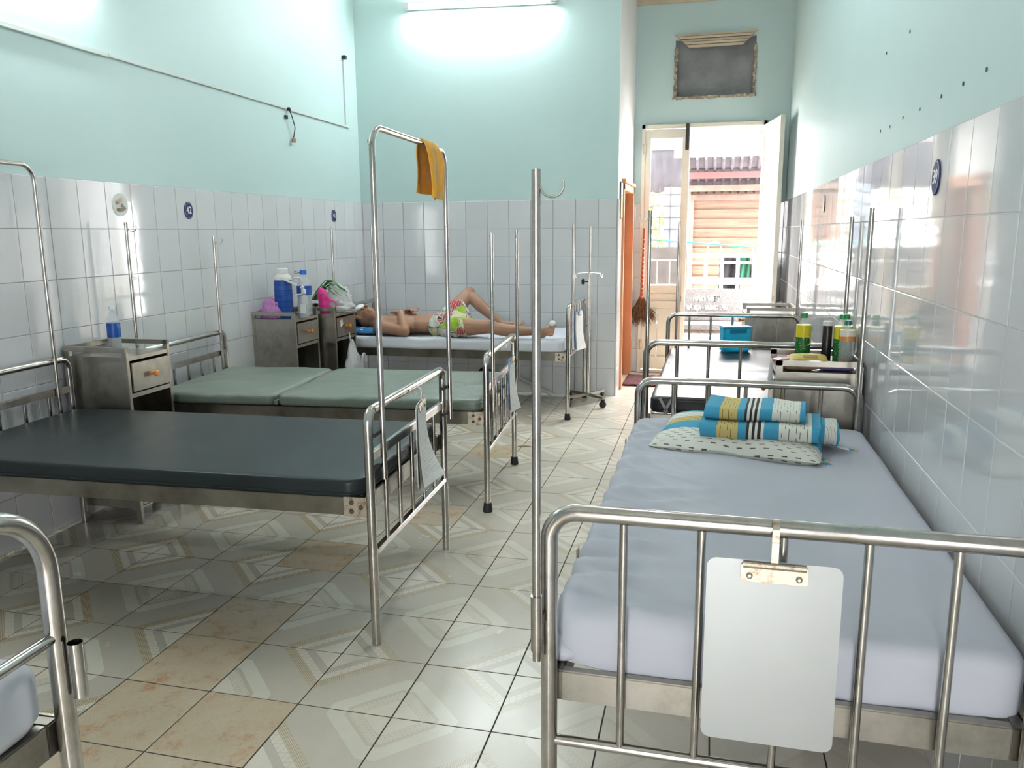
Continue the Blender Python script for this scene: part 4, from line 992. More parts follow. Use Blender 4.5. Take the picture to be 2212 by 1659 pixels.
MB().bx(-0.012, 0.03, -0.0375, -0.036, 0.03, 0.10).obj('wrapper', 'paper', pb)
MB().lathe([(0.018, 0.172), (0.018, 0.20), (0.008, 0.205), (0.006, 0.225)], seg=14).obj('pump', 'white_plastic', pb, smooth=True)
MB().tube([(0, 0, 0.223), (0.0, -0.035, 0.22), (0.0, -0.04, 0.212)], 0.004, 8).obj('nozzle', 'white_plastic', pb, smooth=True)
jg = thing('plastic_jug', 'bright pink plastic cup with a slanted pink lid standing in it', 'jug', (-2.895, 5.58, TZ))
MB().lathe([(0.036, 0.0), (0.040, 0.004), (0.044, 0.05), (0.047, 0.105), (0.0475, 0.108), (0.044, 0.106), (0.040, 0.02)], seg=26).obj('cup', 'pink_plastic', jg, smooth=True)
for k in range(4): MB().tube([((0.0425 + 0.0012 * k) * math.cos(a), (0.0425 + 0.0012 * k) * math.sin(a), 0.028 + 0.012 * k) for a in [2 * PI * q / 26 for q in range(27)]], 0.0016, 5, False).obj('rib', 'pink_plastic', jg, smooth=True)
ld = MB(); ld.ell((0, 0, 0), (0.044, 0.018, 0.072)); 
lo = ld.obj('tilted_lid', 'pink_plastic', jg, smooth=True, loc=(-0.005, -0.012, 0.125), rot=(0.1, -0.22, 0.2))
MB().tube([(0.026 * math.cos(a), 0, 0.030 * math.sin(a)) for a in [2 * PI * k / 20 for k in range(21)]], 0.004, 6, False).obj('lid_rim', 'pink_plastic', lo, smooth=True, loc=(0.006, -0.019, -0.004))
MB().tube(fillet([(0.045, 0.012, 0.095), (0.085, 0.02, 0.09), (0.082, 0.02, 0.03), (0.045, 0.012, 0.03)], 0.02, 5), 0.005, 8).obj('handle', 'pink_plastic', jg, smooth=True)
lf = thing('leafy_greens', 'bunch of green leaves drooping behind the pink cup', 'vegetables', (-2.96, 5.67, TZ))
for k in range(15):
    a = R.uniform(-0.35, 0.55); l_ = R.uniform(0.16, 0.24); bx_ = R.uniform(-0.035, 0.02); yy = R.uniform(-0.03, 0.03); top = R.uniform(0.12, 0.20)
    pts = []
    for q in range(9):
        t = q / 8; x = bx_ - 0.06 + (0.05 + l_) * t; z = 0.06 + (top - 0.02) * math.sin(min(1, t * 1.25) * PI * 0.62) - 0.10 * max(0, t - 0.55) * 1.4 + 0.03
        pts.append(Vector((x, yy + a * 0.12 * t, max(0.01, z))))
    mb = MB()
    for q, p in enumerate(pts):
        wd = 0.007 * math.sin(PI * (0.1 + 0.88 * q / 8)) + 0.0012
        mb.v += [tuple(p + Vector((0, -wd, 0.002))), tuple(p + Vector((0, 0, -0.0015))), tuple(p + Vector((0, wd, 0.002))), tuple(p + Vector((0, 0, -0.003)))]
    for q in range(8):
        for e in range(4): mb.f.append((q * 4 + e, q * 4 + (e + 1) % 4, q * 4 + 4 + (e + 1) % 4, q * 4 + 4 + e))
    mb.f += [(0, 1, 2, 3), (35, 34, 33, 32)]
    mb.obj('leaf', 'leaf_green', lf, smooth=True)
MB().tube([(-0.075, -0.03, 0.0), (-0.10, -0.05, 0.16)], 0.003, 6).obj('straw', 'yellow_pack', lf)
def crumple(name, label, cat, loc, rx, ry, rz_, mat, seed, amp=0.35, flat=0.0, ear=0.0):
    mb = MB(); nu, nv = 34, 20
    for j in range(nv + 1):
        th = PI * j / nv
        for i in range(nu):
            ph = 2 * PI * i / nu
            d = Vector((math.sin(th) * math.cos(ph), math.sin(th) * math.sin(ph), math.cos(th)))
            k = 1 + amp * (abs(MN.noise(d * 2.3 + Vector((seed, 0, 0)))) + 0.55 * abs(MN.noise(d * 5.1 + Vector((0, seed, 0)))) - 0.35)
            k += ear * max(0, d.z) ** 6
            q = Vector((d.x * rx, d.y * ry, d.z * rz_)) * k; q.z = max(q.z, flat)
            mb.v.append(tuple(q))
    for j in range(nv):
        for i in range(nu): mb.f.append((j * nu + i, (j + 1) * nu + i, (j + 1) * nu + (i + 1) % nu, j * nu + (i + 1) % nu))
    o = mb.obj(name, mat, None, smooth=True, loc=loc, angle=55); return tag(o, label, cat)
crumple('plastic_bag', 'crumpled purple plastic bag beside the blue thermos', 'bag', (-3.10, 5.145, TZ + 0.035), 0.075, 0.05, 0.085, 'purple_bag', 3.1, 0.55, -0.033, 0.25)
crumple('plastic_bag', 'clear plastic bag with folded white contents beside the patient', 'bag', (-2.855, 5.735, TZ + 0.02), 0.125, 0.11, 0.10, 'milky_bag', 5.7, 0.5, -0.018, 0.9)
wt = packet('napkin_pack', 'flat white pack inside the clear bag on the worn cabinet', (-2.85, 5.73, TZ + 0.022), 0.1, 0.15, 0.16, 0.036, 'paper', 'packet')
# bag hanging at the worn cabinet
hb = thing('carrier_bag', 'thin white carrier bag hanging by its loops from the worn cabinet', 'bag', (-2.705, 5.60, 0.0))
def bagf(u, v):
    a = 2 * PI * u; t = v
    w_ = 0.018 + 0.105 * min(1, t * 1.5) ** 1.2 * (1 - 0.35 * max(0, t - 0.75) * 4)
    return Vector((0.045 * math.cos(a) * min(1, 0.15 + t * 1.4) + 0.012 * nz(math.cos(a) * 2, math.sin(a) * 2, t * 6), 0.02 + w_ * math.sin(a) + 0.10 * t * t * 0.6 + 0.012 * nz(math.cos(a) * 3, math.sin(a) * 3, t * 8 + 4), 0.665 - 0.30 * t))
bm_ = MB().grid(bagf, 33, 22); evaluated(bm_, 'bag_body', 'milky_bag', [('SOLIDIFY', dict(thickness=0.0012))], hb)
MB().ell((0, 0.06, 0.46), (0.028, 0.045, 0.055)).obj('bag_contents', 'blue_folder', hb, smooth=True)
lp = [(0.01, 0.215 + 0.035 * math.cos(a), 0.47 + 0.055 * math.sin(a)) for a in [PI * 1.25 * k / 12 - 0.2 for k in range(13)]]
MB().tube(lp, 0.009, 8).obj('bag_handle', 'milky_bag', hb, smooth=True)
MB().tube([(0, 0.005, 0.66), (-0.005, 0.0, 0.72)], 0.006, 8).obj('bag_handle', 'milky_bag', hb, smooth=True)

# blue storage box on the far right bed
bb = thing('storage_box', 'bright blue plastic box with a slotted handle on the black mattress', 'box', (0.155, 5.82, 0.6245), 0.34)
MB().bx(-0.10, 0.10, -0.045, 0.045, 0, 0.178).obj('box_body', 'cyan_plastic', bb, bev=0.012)
MB().bx(-0.055, 0.065, -0.048, -0.044, 0.135, 0.163).obj('handle_slot', 'deep_cyan_plastic', bb, bev=0.001)
MB().bx(-0.104, 0.104, -0.049, 0.049, 0.170, 0.182).obj('rim', 'cyan_plastic', bb, bev=0.004)

# ---------------------------------------------------------------- the patient
pt = thing('person', 'patient lying on his back in lime printed shorts, hands on chest, one knee raised', 'person', (-2.2, 6.3, 0.63))
O = Vector((-2.2, 6.3, 0.63))
def w2(*p): return Vector(p) - O
B = MB()
# head, face and neck
hc = w2(-2.90, 6.285, 0.772)
B.ell(hc, (0.112, 0.076, 0.088), (0.30, 0.0, 0.0))
B.ell(w2(-2.855, 6.27, 0.790), (0.075, 0.060, 0.068), (0.3, 0.15, 0))               # face mass
B.ell(w2(-2.81, 6.272, 0.775), (0.040, 0.042, 0.050), (0.3, 0, 0))                  # jaw and chin
B.cap(w2(-2.875, 6.252, 0.852), 0.008, w2(-2.848, 6.238, 0.868), 0.014)            # nose
B.ell(w2(-2.885, 6.232, 0.843), (0.012, 0.018, 0.010)); B.ell(w2(-2.884, 6.285, 0.858), (0.012, 0.018, 0.010))   # brows
B.ell(w2(-2.825, 6.236, 0.832), (0.010, 0.022, 0.012), (0.4, 0, 0)); B.ell(w2(-2.813, 6.238, 0.828), (0.009, 0.020, 0.011), (0.4, 0, 0))  # lips
B.ell(w2(-2.918, 6.206, 0.765), (0.028, 0.010, 0.018), (0, 0.3, 0.15))             # ear
B.cap(w2(-2.83, 6.30, 0.735), 0.056, w2(-2.715, 6.31, 0.715), 0.062)
# trunk
B.ell(w2(-2.60, 6.31, 0.716), (0.165, 0.185, 0.082)); B.ell(w2(-2.47, 6.31, 0.715), (0.17, 0.168, 0.082)); B.ell(w2(-2.35, 6.31, 0.72), (0.16, 0.158, 0.082))
B.ell(w2(-2.19, 6.31, 0.712), (0.15, 0.165, 0.080))
B.ell(w2(-2.60, 6.22, 0.755), (0.075, 0.07, 0.035)); B.ell(w2(-2.60, 6.40, 0.755), (0.075, 0.07, 0.035))   # chest
B.cap(w2(-2.70, 6.22, 0.715), 0.055, w2(-2.685, 6.13, 0.705), 0.060); B.cap(w2(-2.70, 6.40, 0.715), 0.055, w2(-2.685, 6.49, 0.71), 0.060)
# near arm
B.cap(w2(-2.685, 6.13, 0.702), 0.052, w2(-2.45, 6.095, 0.672), 0.041); B.cap(w2(-2.45, 6.095, 0.675), 0.041, w2(-2.49, 6.15, 0.74), 0.040)
B.cap(w2(-2.49, 6.15, 0.74), 0.040, w2(-2.545, 6.24, 0.815), 0.027)
# far arm
B.cap(w2(-2.685, 6.49, 0.71), 0.050, w2(-2.46, 6.525, 0.70), 0.040); B.cap(w2(-2.46, 6.525, 0.70), 0.039, w2(-2.53, 6.37, 0.805), 0.027)
def hand(root, fwd, side, nrm, curl=0.5):
    """palm, four unequal bent fingers, thumb off the side of the palm"""
    root = w2(*root); f = Vector(fwd).normalized(); s = Vector(side); s = (s - f * s.dot(f)).normalized(); n = Vector(nrm); n = (n - f * n.dot(f) - s * n.dot(s)).normalized()
    for k in range(4):
        o = (k - 1.5) * 0.019
        B.cap(root + s * o * 0.7, 0.014, root + f * 0.085 + s * o, 0.0115)
        L_ = (0.066, 0.076, 0.071, 0.056)[k]
        a = root + f * 0.085 + s * o; d = f; 
        for q, part in enumerate((0.45, 0.32, 0.23)):
            d = (d - n * curl * (0.35 + 0.25 * q)).normalized(); b = a + d * L_ * part
            B.cap(a, 0.0095 - q * 0.0008, b, 0.0088 - q * 0.0008, 8); a = b
    t0 = root + s * -0.028 + f * 0.02; t1 = t0 + (f * 0.7 - s * 0.75).normalized() * 0.036; t2 = t1 + (f * 0.95 - s * 0.3).normalized() * 0.03
    B.cap(t0, 0.014, t1, 0.011, 8); B.cap(t1, 0.011, t2, 0.0095, 8)
hand((-2.545, 6.24, 0.817), (-0.55, 0.75, -0.05), (0.8, 0.55, 0), (0, 0, 1), 0.55)
hand((-2.53, 6.37, 0.815), (0.62, -0.60, 0.20), (-0.6, -0.75, 0), (0.1, 0, 1), 0.5)
# far leg, knee raised
B.cap(w2(-2.20, 6.39, 0.715), 0.085, w2(-2.125, 6.53, 0.85), 0.070); B.cap(w2(-2.125, 6.53, 0.85), 0.070, w2(-2.07, 6.64, 0.945), 0.056)
B.ell(w2(-2.058, 6.635, 0.955), (0.050, 0.045, 0.050))
B.cap(w2(-2.065, 6.64, 0.94), 0.053, w2(-1.955, 6.59, 0.855), 0.053); B.cap(w2(-1.955, 6.59, 0.853), 0.053, w2(-1.75, 6.515, 0.712), 0.033)
B.cap(w2(-1.75, 6.515, 0.705), 0.034, w2(-1.765, 6.51, 0.668), 0.032)
B.cap(w2(-1.745, 6.51, 0.70), 0.034, w2(-1.655, 6.50, 0.700), 0.030); B.cap(w2(-1.655, 6.50, 0.700), 0.030, w2(-1.60, 6.495, 0.705), 0.022)
for k in range(5): B.cap(w2(-1.615, 6.46 + 0.016 * k, 0.698 + 0.004 * k), 0.012, w2(-1.575 + 0.006 * k, 6.455 + 0.017 * k, 0.703 + 0.006 * k), 0.009 + 0.001 * k, 8)
# near leg, straight
B.cap(w2(-2.19, 6.22, 0.712), 0.086, w2(-1.93, 6.165, 0.715), 0.072); B.cap(w2(-1.93, 6.165, 0.715), 0.072, w2(-1.735, 6.14, 0.722), 0.053)
B.ell(w2(-1.735, 6.14, 0.735), (0.055, 0.048, 0.045))
B.cap(w2(-1.735, 6.14, 0.718), 0.052, w2(-1.60, 6.145, 0.697), 0.052); B.cap(w2(-1.60, 6.145, 0.697), 0.052, w2(-1.375, 6.15, 0.692), 0.032)
B.cap(w2(-1.375, 6.15, 0.690), 0.033, w2(-1.31, 6.15, 0.672), 0.034)
B.cap(w2(-1.325, 6.15, 0.685), 0.034, w2(-1.25, 6.13, 0.715), 0.032); B.cap(w2(-1.27, 6.125, 0.69), 0.028, w2(-1.23, 6.11, 0.70), 0.024)
for k in range(5): B.cap(w2(-1.245, 6.10 + 0.006 * k, 0.673 + 0.017 * k), 0.013, w2(-1.215 + 0.002 * k, 6.085 + 0.008 * k, 0.677 + 0.018 * k), 0.0095 + 0.0012 * k, 8)
B.v = [(x, y, max(z, 0.004)) for x, y, z in B.v]
evaluated(B, 'body', 'skin', [('REMESH', dict(mode='VOXEL', voxel_size=0.0055)), ('SMOOTH', dict(factor=0.5, iterations=5))], pt)
# eyes, hair, brow cloth, toe dressing
for p_ in ((-2.872, 6.228, 0.838), (-2.870, 6.282, 0.854)): MB().ell(w2(*p_), (0.007, 0.012, 0.006)).obj('eye', 'black_hair', pt, smooth=True)
hr = MB(); hr.ell(w2(-2.935, 6.292, 0.768), (0.092, 0.082, 0.088), (0.3, 0, 0)); 
hr.v = [q for q in hr.v]
evaluated(hr, 'hair', 'black_hair', [('REMESH', dict(mode='VOXEL', voxel_size=0.008)), ('SMOOTH', dict(iterations=2))], pt)
ck = MB(); ck.ell(w2(-2.93, 6.27, 0.848), (0.045, 0.062, 0.022), (0.25, -0.25, 0.0)); ck.ell(w2(-2.95, 6.235, 0.832), (0.035, 0.03, 0.02), (0.5, -0.2, 0))
evaluated(ck, 'brow_cloth', 'gauze', [('REMESH', dict(mode='VOXEL', voxel_size=0.006)), ('SMOOTH', dict(iterations=3))], pt)
td = MB(); td.ell(w2(-1.222, 6.12, 0.762), (0.026, 0.030, 0.026)); td.tube([w2(-1.235, 6.12, 0.742), w2(-1.215, 6.12, 0.775)], 0.022, 12)
evaluated(td, 'toe_dressing', 'gauze', [('REMESH', dict(mode='VOXEL', voxel_size=0.005)), ('SMOOTH', dict(iterations=2))], pt)
# shorts
sh = MB()
sh.ell(w2(-2.20, 6.31, 0.715), (0.105, 0.178, 0.098)); sh.ell(w2(-2.10, 6.30, 0.725), (0.12, 0.16, 0.10))
sh.cap(w2(-2.19, 6.22, 0.715), 0.100, w2(-2.02, 6.175, 0.715), 0.094); sh.cap(w2(-2.02, 6.175, 0.712), 0.094, w2(-1.985, 6.17, 0.71), 0.086)
sh.cap(w2(-2.19, 6.40, 0.73), 0.102, w2(-2.135, 6.505, 0.82), 0.092); sh.cap(w2(-2.12, 6.50, 0.80), 0.085, w2(-2.02, 6.42, 0.74), 0.06)
sh.ell(w2(-2.05, 6.28, 0.75), (0.10, 0.10, 0.07), (0, 0.2, 0.5))
sh.v = [(x, y, max(z, 0.003)) for x, y, z in sh.v]
sh_m = [('REMESH', dict(mode='VOXEL', voxel_size=0.008)), ('SMOOTH', dict(iterations=4))]
so = evaluated(sh, 'shorts', 'shorts', sh_m, pt)
for v_ in so.data.vertices:
    q = v_.co; v_.co = q + v_.normal * (0.010 * nz(q.x * 14, q.y * 9, q.z * 14) + 0.006 * math.sin(q.x * 70 + q.y * 25 + q.z * 30))
# pillow for the patient
ppo = cushion(0.17, 0.20, 0.036, lambda q: Vector((q.x, q.y, max(q.z, -0.012))), p=4).obj('pillow', 'blue_pillow', None, smooth=True, loc=(-2.905, 6.30, 0.652), rot=(0, 0, 0.05), angle=85)
tag(ppo, 'thin blue printed pillow under the head of the patient', 'pillow')

# ---------------------------------------------------------------- drip stand on wheels, pipe, shoes
iv = thing('drip_stand', 'wheeled steel drip stand with a black clamp knob near the pier', 'drip stand', (-1.03, 6.72, 0))
MB().tube([(0, 0, 0.09), (0, 0, 0.62)], 0.0125, 12).obj('lower_pole', 'steel', iv, smooth=True)
MB().tube([(0, 0, 0.60), (0, 0, 1.135)], 0.009, 12).obj('upper_pole', 'steel', iv, smooth=True)
for a in (-0.75, 1.05, 2.6, 4.0):
    c_, s_ = math.cos(a), math.sin(a)
    MB().box((0.11 * c_, 0.11 * s_, 0.085), (0.22, 0.03, 0.022), (0, 0, a)).obj('base_arm', 'sheet_steel', iv, bev=0.003)
    wv = MB(); wv.lathe([(0.026, -0.012), (0.030, -0.008), (0.030, 0.008), (0.026, 0.012)], seg=16)
    wo = wv.obj('wheel', 'black_rubber', iv, smooth=True, loc=(0.205 * c_, 0.205 * s_, 0.0305), rot=(PI / 2, 0, a + 0.6))
    MB().box((0.205 * c_, 0.205 * s_, 0.062), (0.03, 0.02, 0.03), (0, 0, a)).obj('wheel_fork', 'black_plastic', iv)
for a in (0.1, 1.67, 3.24, 4.81):
    c_, s_ = math.cos(a), math.sin(a)
    pts = [(0, 0, 1.13), (0.06 * c_, 0.06 * s_, 1.128), (0.096 * c_, 0.096 * s_, 1.124), (0.101 * c_, 0.101 * s_, 1.11), (0.102 * c_, 0.102 * s_, 1.095), (0.108 * c_, 0.108 * s_, 1.088), (0.114 * c_, 0.114 * s_, 1.095), (0.115 * c_, 0.115 * s_, 1.115)]
    MB().tube(pts, 0.003, 6).obj('hook_arm', 'steel', iv, smooth=True)
MB().lathe([(0.006, 0), (0.006, 0.025), (0.024, 0.03), (0.026, 0.045), (0.018, 0.055)], seg=12).obj('clamp_knob', 'black_plastic', iv, smooth=True, loc=(-0.008, -0.006, 1.055), rot=(0, -PI / 2, 0.3))
pp = MB().tube([(-1.76, 6.97, 0.185), (-1.365, 6.93, 0.013)], 0.0135, 12).obj('plastic_pipe', 'white_plastic', None, smooth=True)
tag(pp, 'white plastic pipe slanting to the floor under the bed of the patient', 'pipe')
crumple('cloth_bag', 'small black bag on the floor under the bed of the patient', 'bag', (-1.98, 6.86, 0.10), 0.13, 0.10, 0.11, 'black_cloth', 9.2, 0.5, -0.098, 0.4)
crumple('cloth_bundle', 'red bundle on the floor behind the sage green bed', 'bundle', (-2.66, 5.66, 0.05), 0.10, 0.07, 0.06, 'red_pack', 2.2, 0.3, -0.048)
db = MB(); db.ell((0, 0, 0.005), (0.035, 0.008, 0.007), (0, 0, 0.4)); db.ell((0.03, 0.006, 0.004), (0.03, 0.004, 0.005))
tag(db.obj('floor_scrap', 'tan_bag', None, smooth=True, loc=(-1.25, 5.22, 0.0)), 'tiny dark scrap lying on the floor by the sage green bed', 'scrap')

# broom and mat in the passage
br = thing('straw_broom', 'long straw broom hanging on the wall beside the door', 'broom', (-0.73, 8.36, -0.02))
MB().tube([(0.0, 0.0, 0.80), (0.012, 0.02, 1.52)], [0.017, 0.011], 10).obj('broom_handle', 'bound_handle', br, smooth=True)
for k in range(14):
    z = 0.82 + k * 0.045; MB().tube([(0.0185 * math.cos(a) + 0.001, 0.0185 * math.sin(a) + 0.001, z) for a in [2 * PI * q / 10 for q in range(11)]], 0.004, 5, False).obj('binding', 'tan_bag', br)
bs = MB()
for k in range(150):
    a = R.uniform(-1, 1); d = R.uniform(-0.6, 0.6); l_ = R.uniform(0.22, 0.32) * (1 - 0.25 * abs(a) ** 2)
    bs.tube([(0.012 * a, 0.008 * d, 0.83), (0.07 * a, 0.02 * d, 0.72), (0.165 * a + 0.01 * R.uniform(-1, 1), 0.03 * d, 0.82 - l_)], [0.005, 0.006, 0.0015], 4)
bso = bs.obj('bristles', 'straw', br); bso['kind'] = 'stuff'
def mt(u, v): return Vector((-0.83 + 0.36 * u + 0.012 * nz(v * 6, 1), 7.60 + 0.56 * v + 0.015 * nz(u * 5, 2), 0.008 + 0.010 * abs(nz(u * 5, v * 7, 4))))
mo = evaluated(MB().grid(mt, 20, 26), 'door_mat', 'mat', [('SOLIDIFY', dict(thickness=0.008, offset=1.0))])
tag(mo, 'dark red woven rag mat on the floor in the passage', 'mat')

# ---------------------------------------------------------------- things fixed to the walls
def plaque(label, loc, rz, num, mat='plaque_blue', h=0.105, w_=0.088):
    p = thing('number_plaque', label, 'plaque', loc, rz, 'oval bed number plaques')
    MB().lathe([(w_ / 2, 0), (w_ / 2, 0.003), (w_ / 2 - 0.003, 0.004)], seg=32, sy=h / w_).obj('plate', mat, p, rot=(PI / 2, 0, 0))
    MB().tube([((w_ / 2 - 0.005) * math.cos(a), -0.0042, (h / 2 - 0.006) * math.sin(a)) for a in [2 * PI * k / 32 for k in range(33)]], 0.0006, 4, False).obj('rim_line', 'plaque_white', p)
    if num:
        me = text_mesh(num, 0.064, 0.0006); me.materials.clear(); me.materials.append(MAT['plaque_white'])
        o = inst('numeral', me, p, (0, -0.0045, 0), (PI / 2, 0, 0)); o.scale = (0.80, 0.95, 1)
        for k, dx in enumerate((-0.0007, 0.0007)):
            o2 = inst('numeral', me, p, (dx, -0.0045 - 0.0001 * (k + 1), 0), (PI / 2, 0, 0)); o2.scale = (0.80, 0.95, 1)
    return p
def onleft(y, z, off=0.008): 
    return (XL - math.sin(LA) * (y - 3.3) + off, y, z)
plaque('dark blue oval plaque reading 42 on the left wall tiles', onleft(4.44, 1.615), PI / 2 + LA, '42')
plaque('dark blue oval plaque reading 41 on the left wall tiles near the corner', onleft(6.50, 1.62), PI / 2 + LA, '41')
plaque('dark blue oval plaque reading 39 on the right wall tiles', (XR - 0.001, 2.70, 1.618), -PI / 2, '39')
plaque('brown oval plaque far along the right wall near the door', (XR - 0.001, 5.33, 1.625), -PI / 2, None, 'plaque_brown')
# fluorescent lamps
def lamp(label, loc, rz, L_=1.31, tilt=0.0, tube='tube', rot=None):
    l = thing('fluorescent_lamp', label, 'lamp', loc, 0, None, rot=rot or (0, tilt, rz))
    MB().bx(-L_ / 2, L_ / 2, -0.035, 0, -0.022, 0.03).obj('lamp_body', 'white_plastic', l, bev=0.004)
    for s in (-1, 1): MB().bx(s * L_ / 2 - 0.028, s * L_ / 2 + 0.028, -0.075, -0.02, -0.026, 0.026).obj('lamp_holder', 'white_plastic', l, bev=0.006)
    MB().tube([(-L_ / 2 + 0.03, -0.058, 0), (L_ / 2 - 0.03, -0.058, 0)], 0.014, 8).obj('lamp_tube', tube, l, smooth=True)
lamp('lit fluorescent tube mounted high on the mint back wall', (-2.065, YB - 0.001, 3.408), 0, tilt=0.028)
ly = 3.1
lamp('lit fluorescent tube on the left wall above the picture edge', (onleft(ly, 2.78, 0.001)), PI / 2 + LA, tube='dim_tube')
lamp('added fluorescent fill tube under the ceiling above the aisle, out of frame', (-0.55, 4.0, ZC - 0.001), 0, tube='dim_tube', rot=(PI / 2, 0, PI / 2))  # added fill lamp, brightens the aisle, right side and back wall
# cable trunking on the left wall, with the stub, and the torn-out lamp holder
tr = thing('cable_trunking', 'pale cable trunking running along the left wall and up its corner', 'trunking', (XL, 3.3, 0), PI / 2 + LA)
MB().bx(-4.0, 0.545, -0.014, 0, 2.400, 2.424).obj('trunking_run', 'trunking', tr, bev=0.002); MB().bx(0.55, 2.46, -0.013, 0, 2.404, 2.424).obj('trunking_run', 'trunking', tr, bev=0.002)
MB().bx(2.52, 3.60, -0.013, 0, 2.400, 2.420).obj('trunking_run', 'trunking', tr, bev=0.002); MB().bx(3.53, 3.55, -0.013, 0, 2.42, 2.985).obj('trunking_riser', 'trunking', tr, bev=0.002)
MB().box((3.535, -0.02, 2.99), (0.035, 0.03, 0.03)).obj('wire_end', 'black_rubber', tr)
lw = thing('loose_wire', 'bare black wire dangling from the trunking with a broken lamp holder', 'wire', (XL, 3.3, 0), PI / 2 + LA)
MB().tube(fillet([(2.49, -0.012, 2.415), (2.50, -0.03, 2.36), (2.545, -0.03, 2.28), (2.53, -0.02, 2.20)], 0.05, 5), 0.004, 8).obj('wire', 'black_rubber', lw, smooth=True)
MB().lathe([(0.016, 0), (0.018, 0.02), (0.012, 0.035)], seg=12).obj('lamp_socket', 'tan_bag', lw, smooth=True, loc=(2.53, -0.022, 2.165))
MB().bx(2.44, 2.475, -0.012, 0, 2.335, 2.36).obj('fixing_plug', 'dark_metal', lw)
MB().lathe([(0.014, -0.008), (0.016, 0.0), (0.010, 0.016)], seg=10).obj('tape_wrap', 'black_rubber', lw, loc=(2.49, -0.014, 2.405))
sk = thing('broken_socket', 'hole with broken yellow plastic in a left wall tile', 'socket', (XL, 3.3, 0), PI / 2 + LA)
MB().lathe([(0.062, 0), (0.062, 0.0015)], seg=24).obj('scar_ring', 'paper', sk, loc=(0.53, -0.008, 1.63), rot=(PI / 2, 0, 0))
for dx, dz, w_, h_ in ((-0.01, 0.022, 0.055, 0.024), (0.022, -0.02, 0.03, 0.018), (-0.012, -0.026, 0.04, 0.016), (0.012, 0.0, 0.02, 0.02)):
    MB().box((0.53 + dx, -0.012, 1.63 + dz), (w_, 0.008, h_), (0, R.uniform(-.5, .5), 0)).obj('socket_shard', 'broken_plaster', sk, bev=0.003)
# drill holes along the right wall
dh = MB().lathe([(0.006, 0), (0.006, 0.002)], seg=8).mesh('drill_hole', 'dark_metal')
for y, z in ((3.698, 1.866), (3.509, 1.860), (3.281, 1.865), (3.027, 1.859), (2.76, 1.859), (2.535, 1.857), (2.336, 1.858), (3.281, 2.159), (3.695, 2.169)):
    inst('drill_hole', dh, wr, (-y, -0.0005, z), (PI / 2, 0, 0))
nb_ = thing('notice_board', 'narrow framed notice on the white pier above the tiles', 'notice', (XP + 0.004, 7.28, 1.68))
MB().bx(0, 0.012, -0.07, 0.07, -0.10, 0.22).obj('notice_frame', 'dark_metal', nb_); MB().bx(0.012, 0.014, -0.06, 0.06, -0.09, 0.10).obj('notice_sheet', 'yellow_notice', nb_); MB().bx(0.012, 0.014, -0.06, 0.06, 0.105, 0.21).obj('notice_sheet', 'paper', nb_)
sw = MB().bx(-0.83, -0.805, -0.03, -0.007, 1.58, 1.72).obj('switch_box', 'white_plastic', None, bev=0.004, loc=(0, YF, 0)); tag(sw, 'small white box on the far wall beside the orange doorway', 'switch')
# ---------------------------------------------------------------- outside the door
struct(MB().bx(-3.0, 3.0, YF + 0.1, 11.2, -0.16, -0.03).obj('balcony_floor', 'balcony_concrete'))
struct(MB().bx(-14, 14, 11.2, 40, -3.2, -3.0).obj('ground', 'ground'))
bn = thing('stone_bench', 'granite bench with carved lettering on its backrest out on the balcony', 'bench', (0.10, 9.62, -0.03))
MB().bx(-0.75, 0.75, -0.02, 0.05, 0.46, 0.835).obj('backrest', 'granite', bn, bev=0.01)
MB().bx(-0.75, 0.75, -0.42, 0.02, 0.395, 0.46).obj('bench_seat', 'granite', bn, bev=0.01)
for s in (-1, 1): MB().bx(s * 0.55 - 0.06, s * 0.55 + 0.06, -0.36, 0.03, 0, 0.395).obj('bench_support', 'rough_granite', bn, bev=0.01)
MB().bx(-0.75, 0.75, -0.40, -0.02, 0.36, 0.395).obj('seat_underside', 'rough_granite', bn)
for txt, wd, x, z in (('BẢO VIỆT', 0.30, -0.185, 0.715), ('BÀ RỊA - VŨNG TÀU', 0.455, -0.175, 0.615)):
    for dx in (-0.003, 0.0, 0.003): letters('lettering', txt, wd, 0.056, 0.004, 'whitewash', bn, (x + dx, -0.024, z), (PI / 2, 0, 0))
bt = thing('balustrade', 'white concrete balustrade with ornamental rails along the balcony edge', 'balustrade', (0, 10.75, -0.03))
for z, h_ in ((1.19, 0.055), (1.10, 0.03), (0.86, 0.085), (0.66, 0.03), (0.10, 0.10)): MB().bx(-0.36, 2.8, -0.04, 0.04, z - h_ / 2, z + h_ / 2).obj('balustrade_rail', 'whitewash', bt, bev=0.006)
me = MB().box((0, 0, 0.6), (0.045, 0.045, 1.2)).mesh('baluster', 'whitewash', bev=0.005)
for k in range(16): inst('baluster', me, bt, (-0.32 + k * 0.2, 0, 0))
me2 = MB().tube([(0.085 * math.cos(a), 0, 0.085 * math.sin(a)) for a in [2 * PI * k / 20 for k in range(21)]], 0.008, 8, False).mesh('rail_ring', 'whitewash', True)
for k in range(15):
    if k % 2: inst('rail_ring', me2, bt, (-0.22 + k * 0.2, 0, 1.275))
me3 = MB().tube([(-0.12, 0, 0.46), (0.12, 0, 0.62)], 0.012, 6).mesh('rail_brace', 'whitewash')
for k in range(7): inst('rail_brace', me3, bt, (-0.12 + k * 0.4, 0, 0.04)); inst('rail_brace', me3, bt, (-0.12 + k * 0.4, 0, 0.04), (0, 0, PI))
rd = thing('clothes_rod', 'green clothes rod sloping across the open doorway outside', 'rod', (0, 10.2, -0.03))
MB().tube([(-1.5, 0, 1.465), (0.0, 0, 1.335), (1.5, 0, 1.205)], 0.011, 10).obj('rod_pole', 'teal_rod', rd, smooth=True)
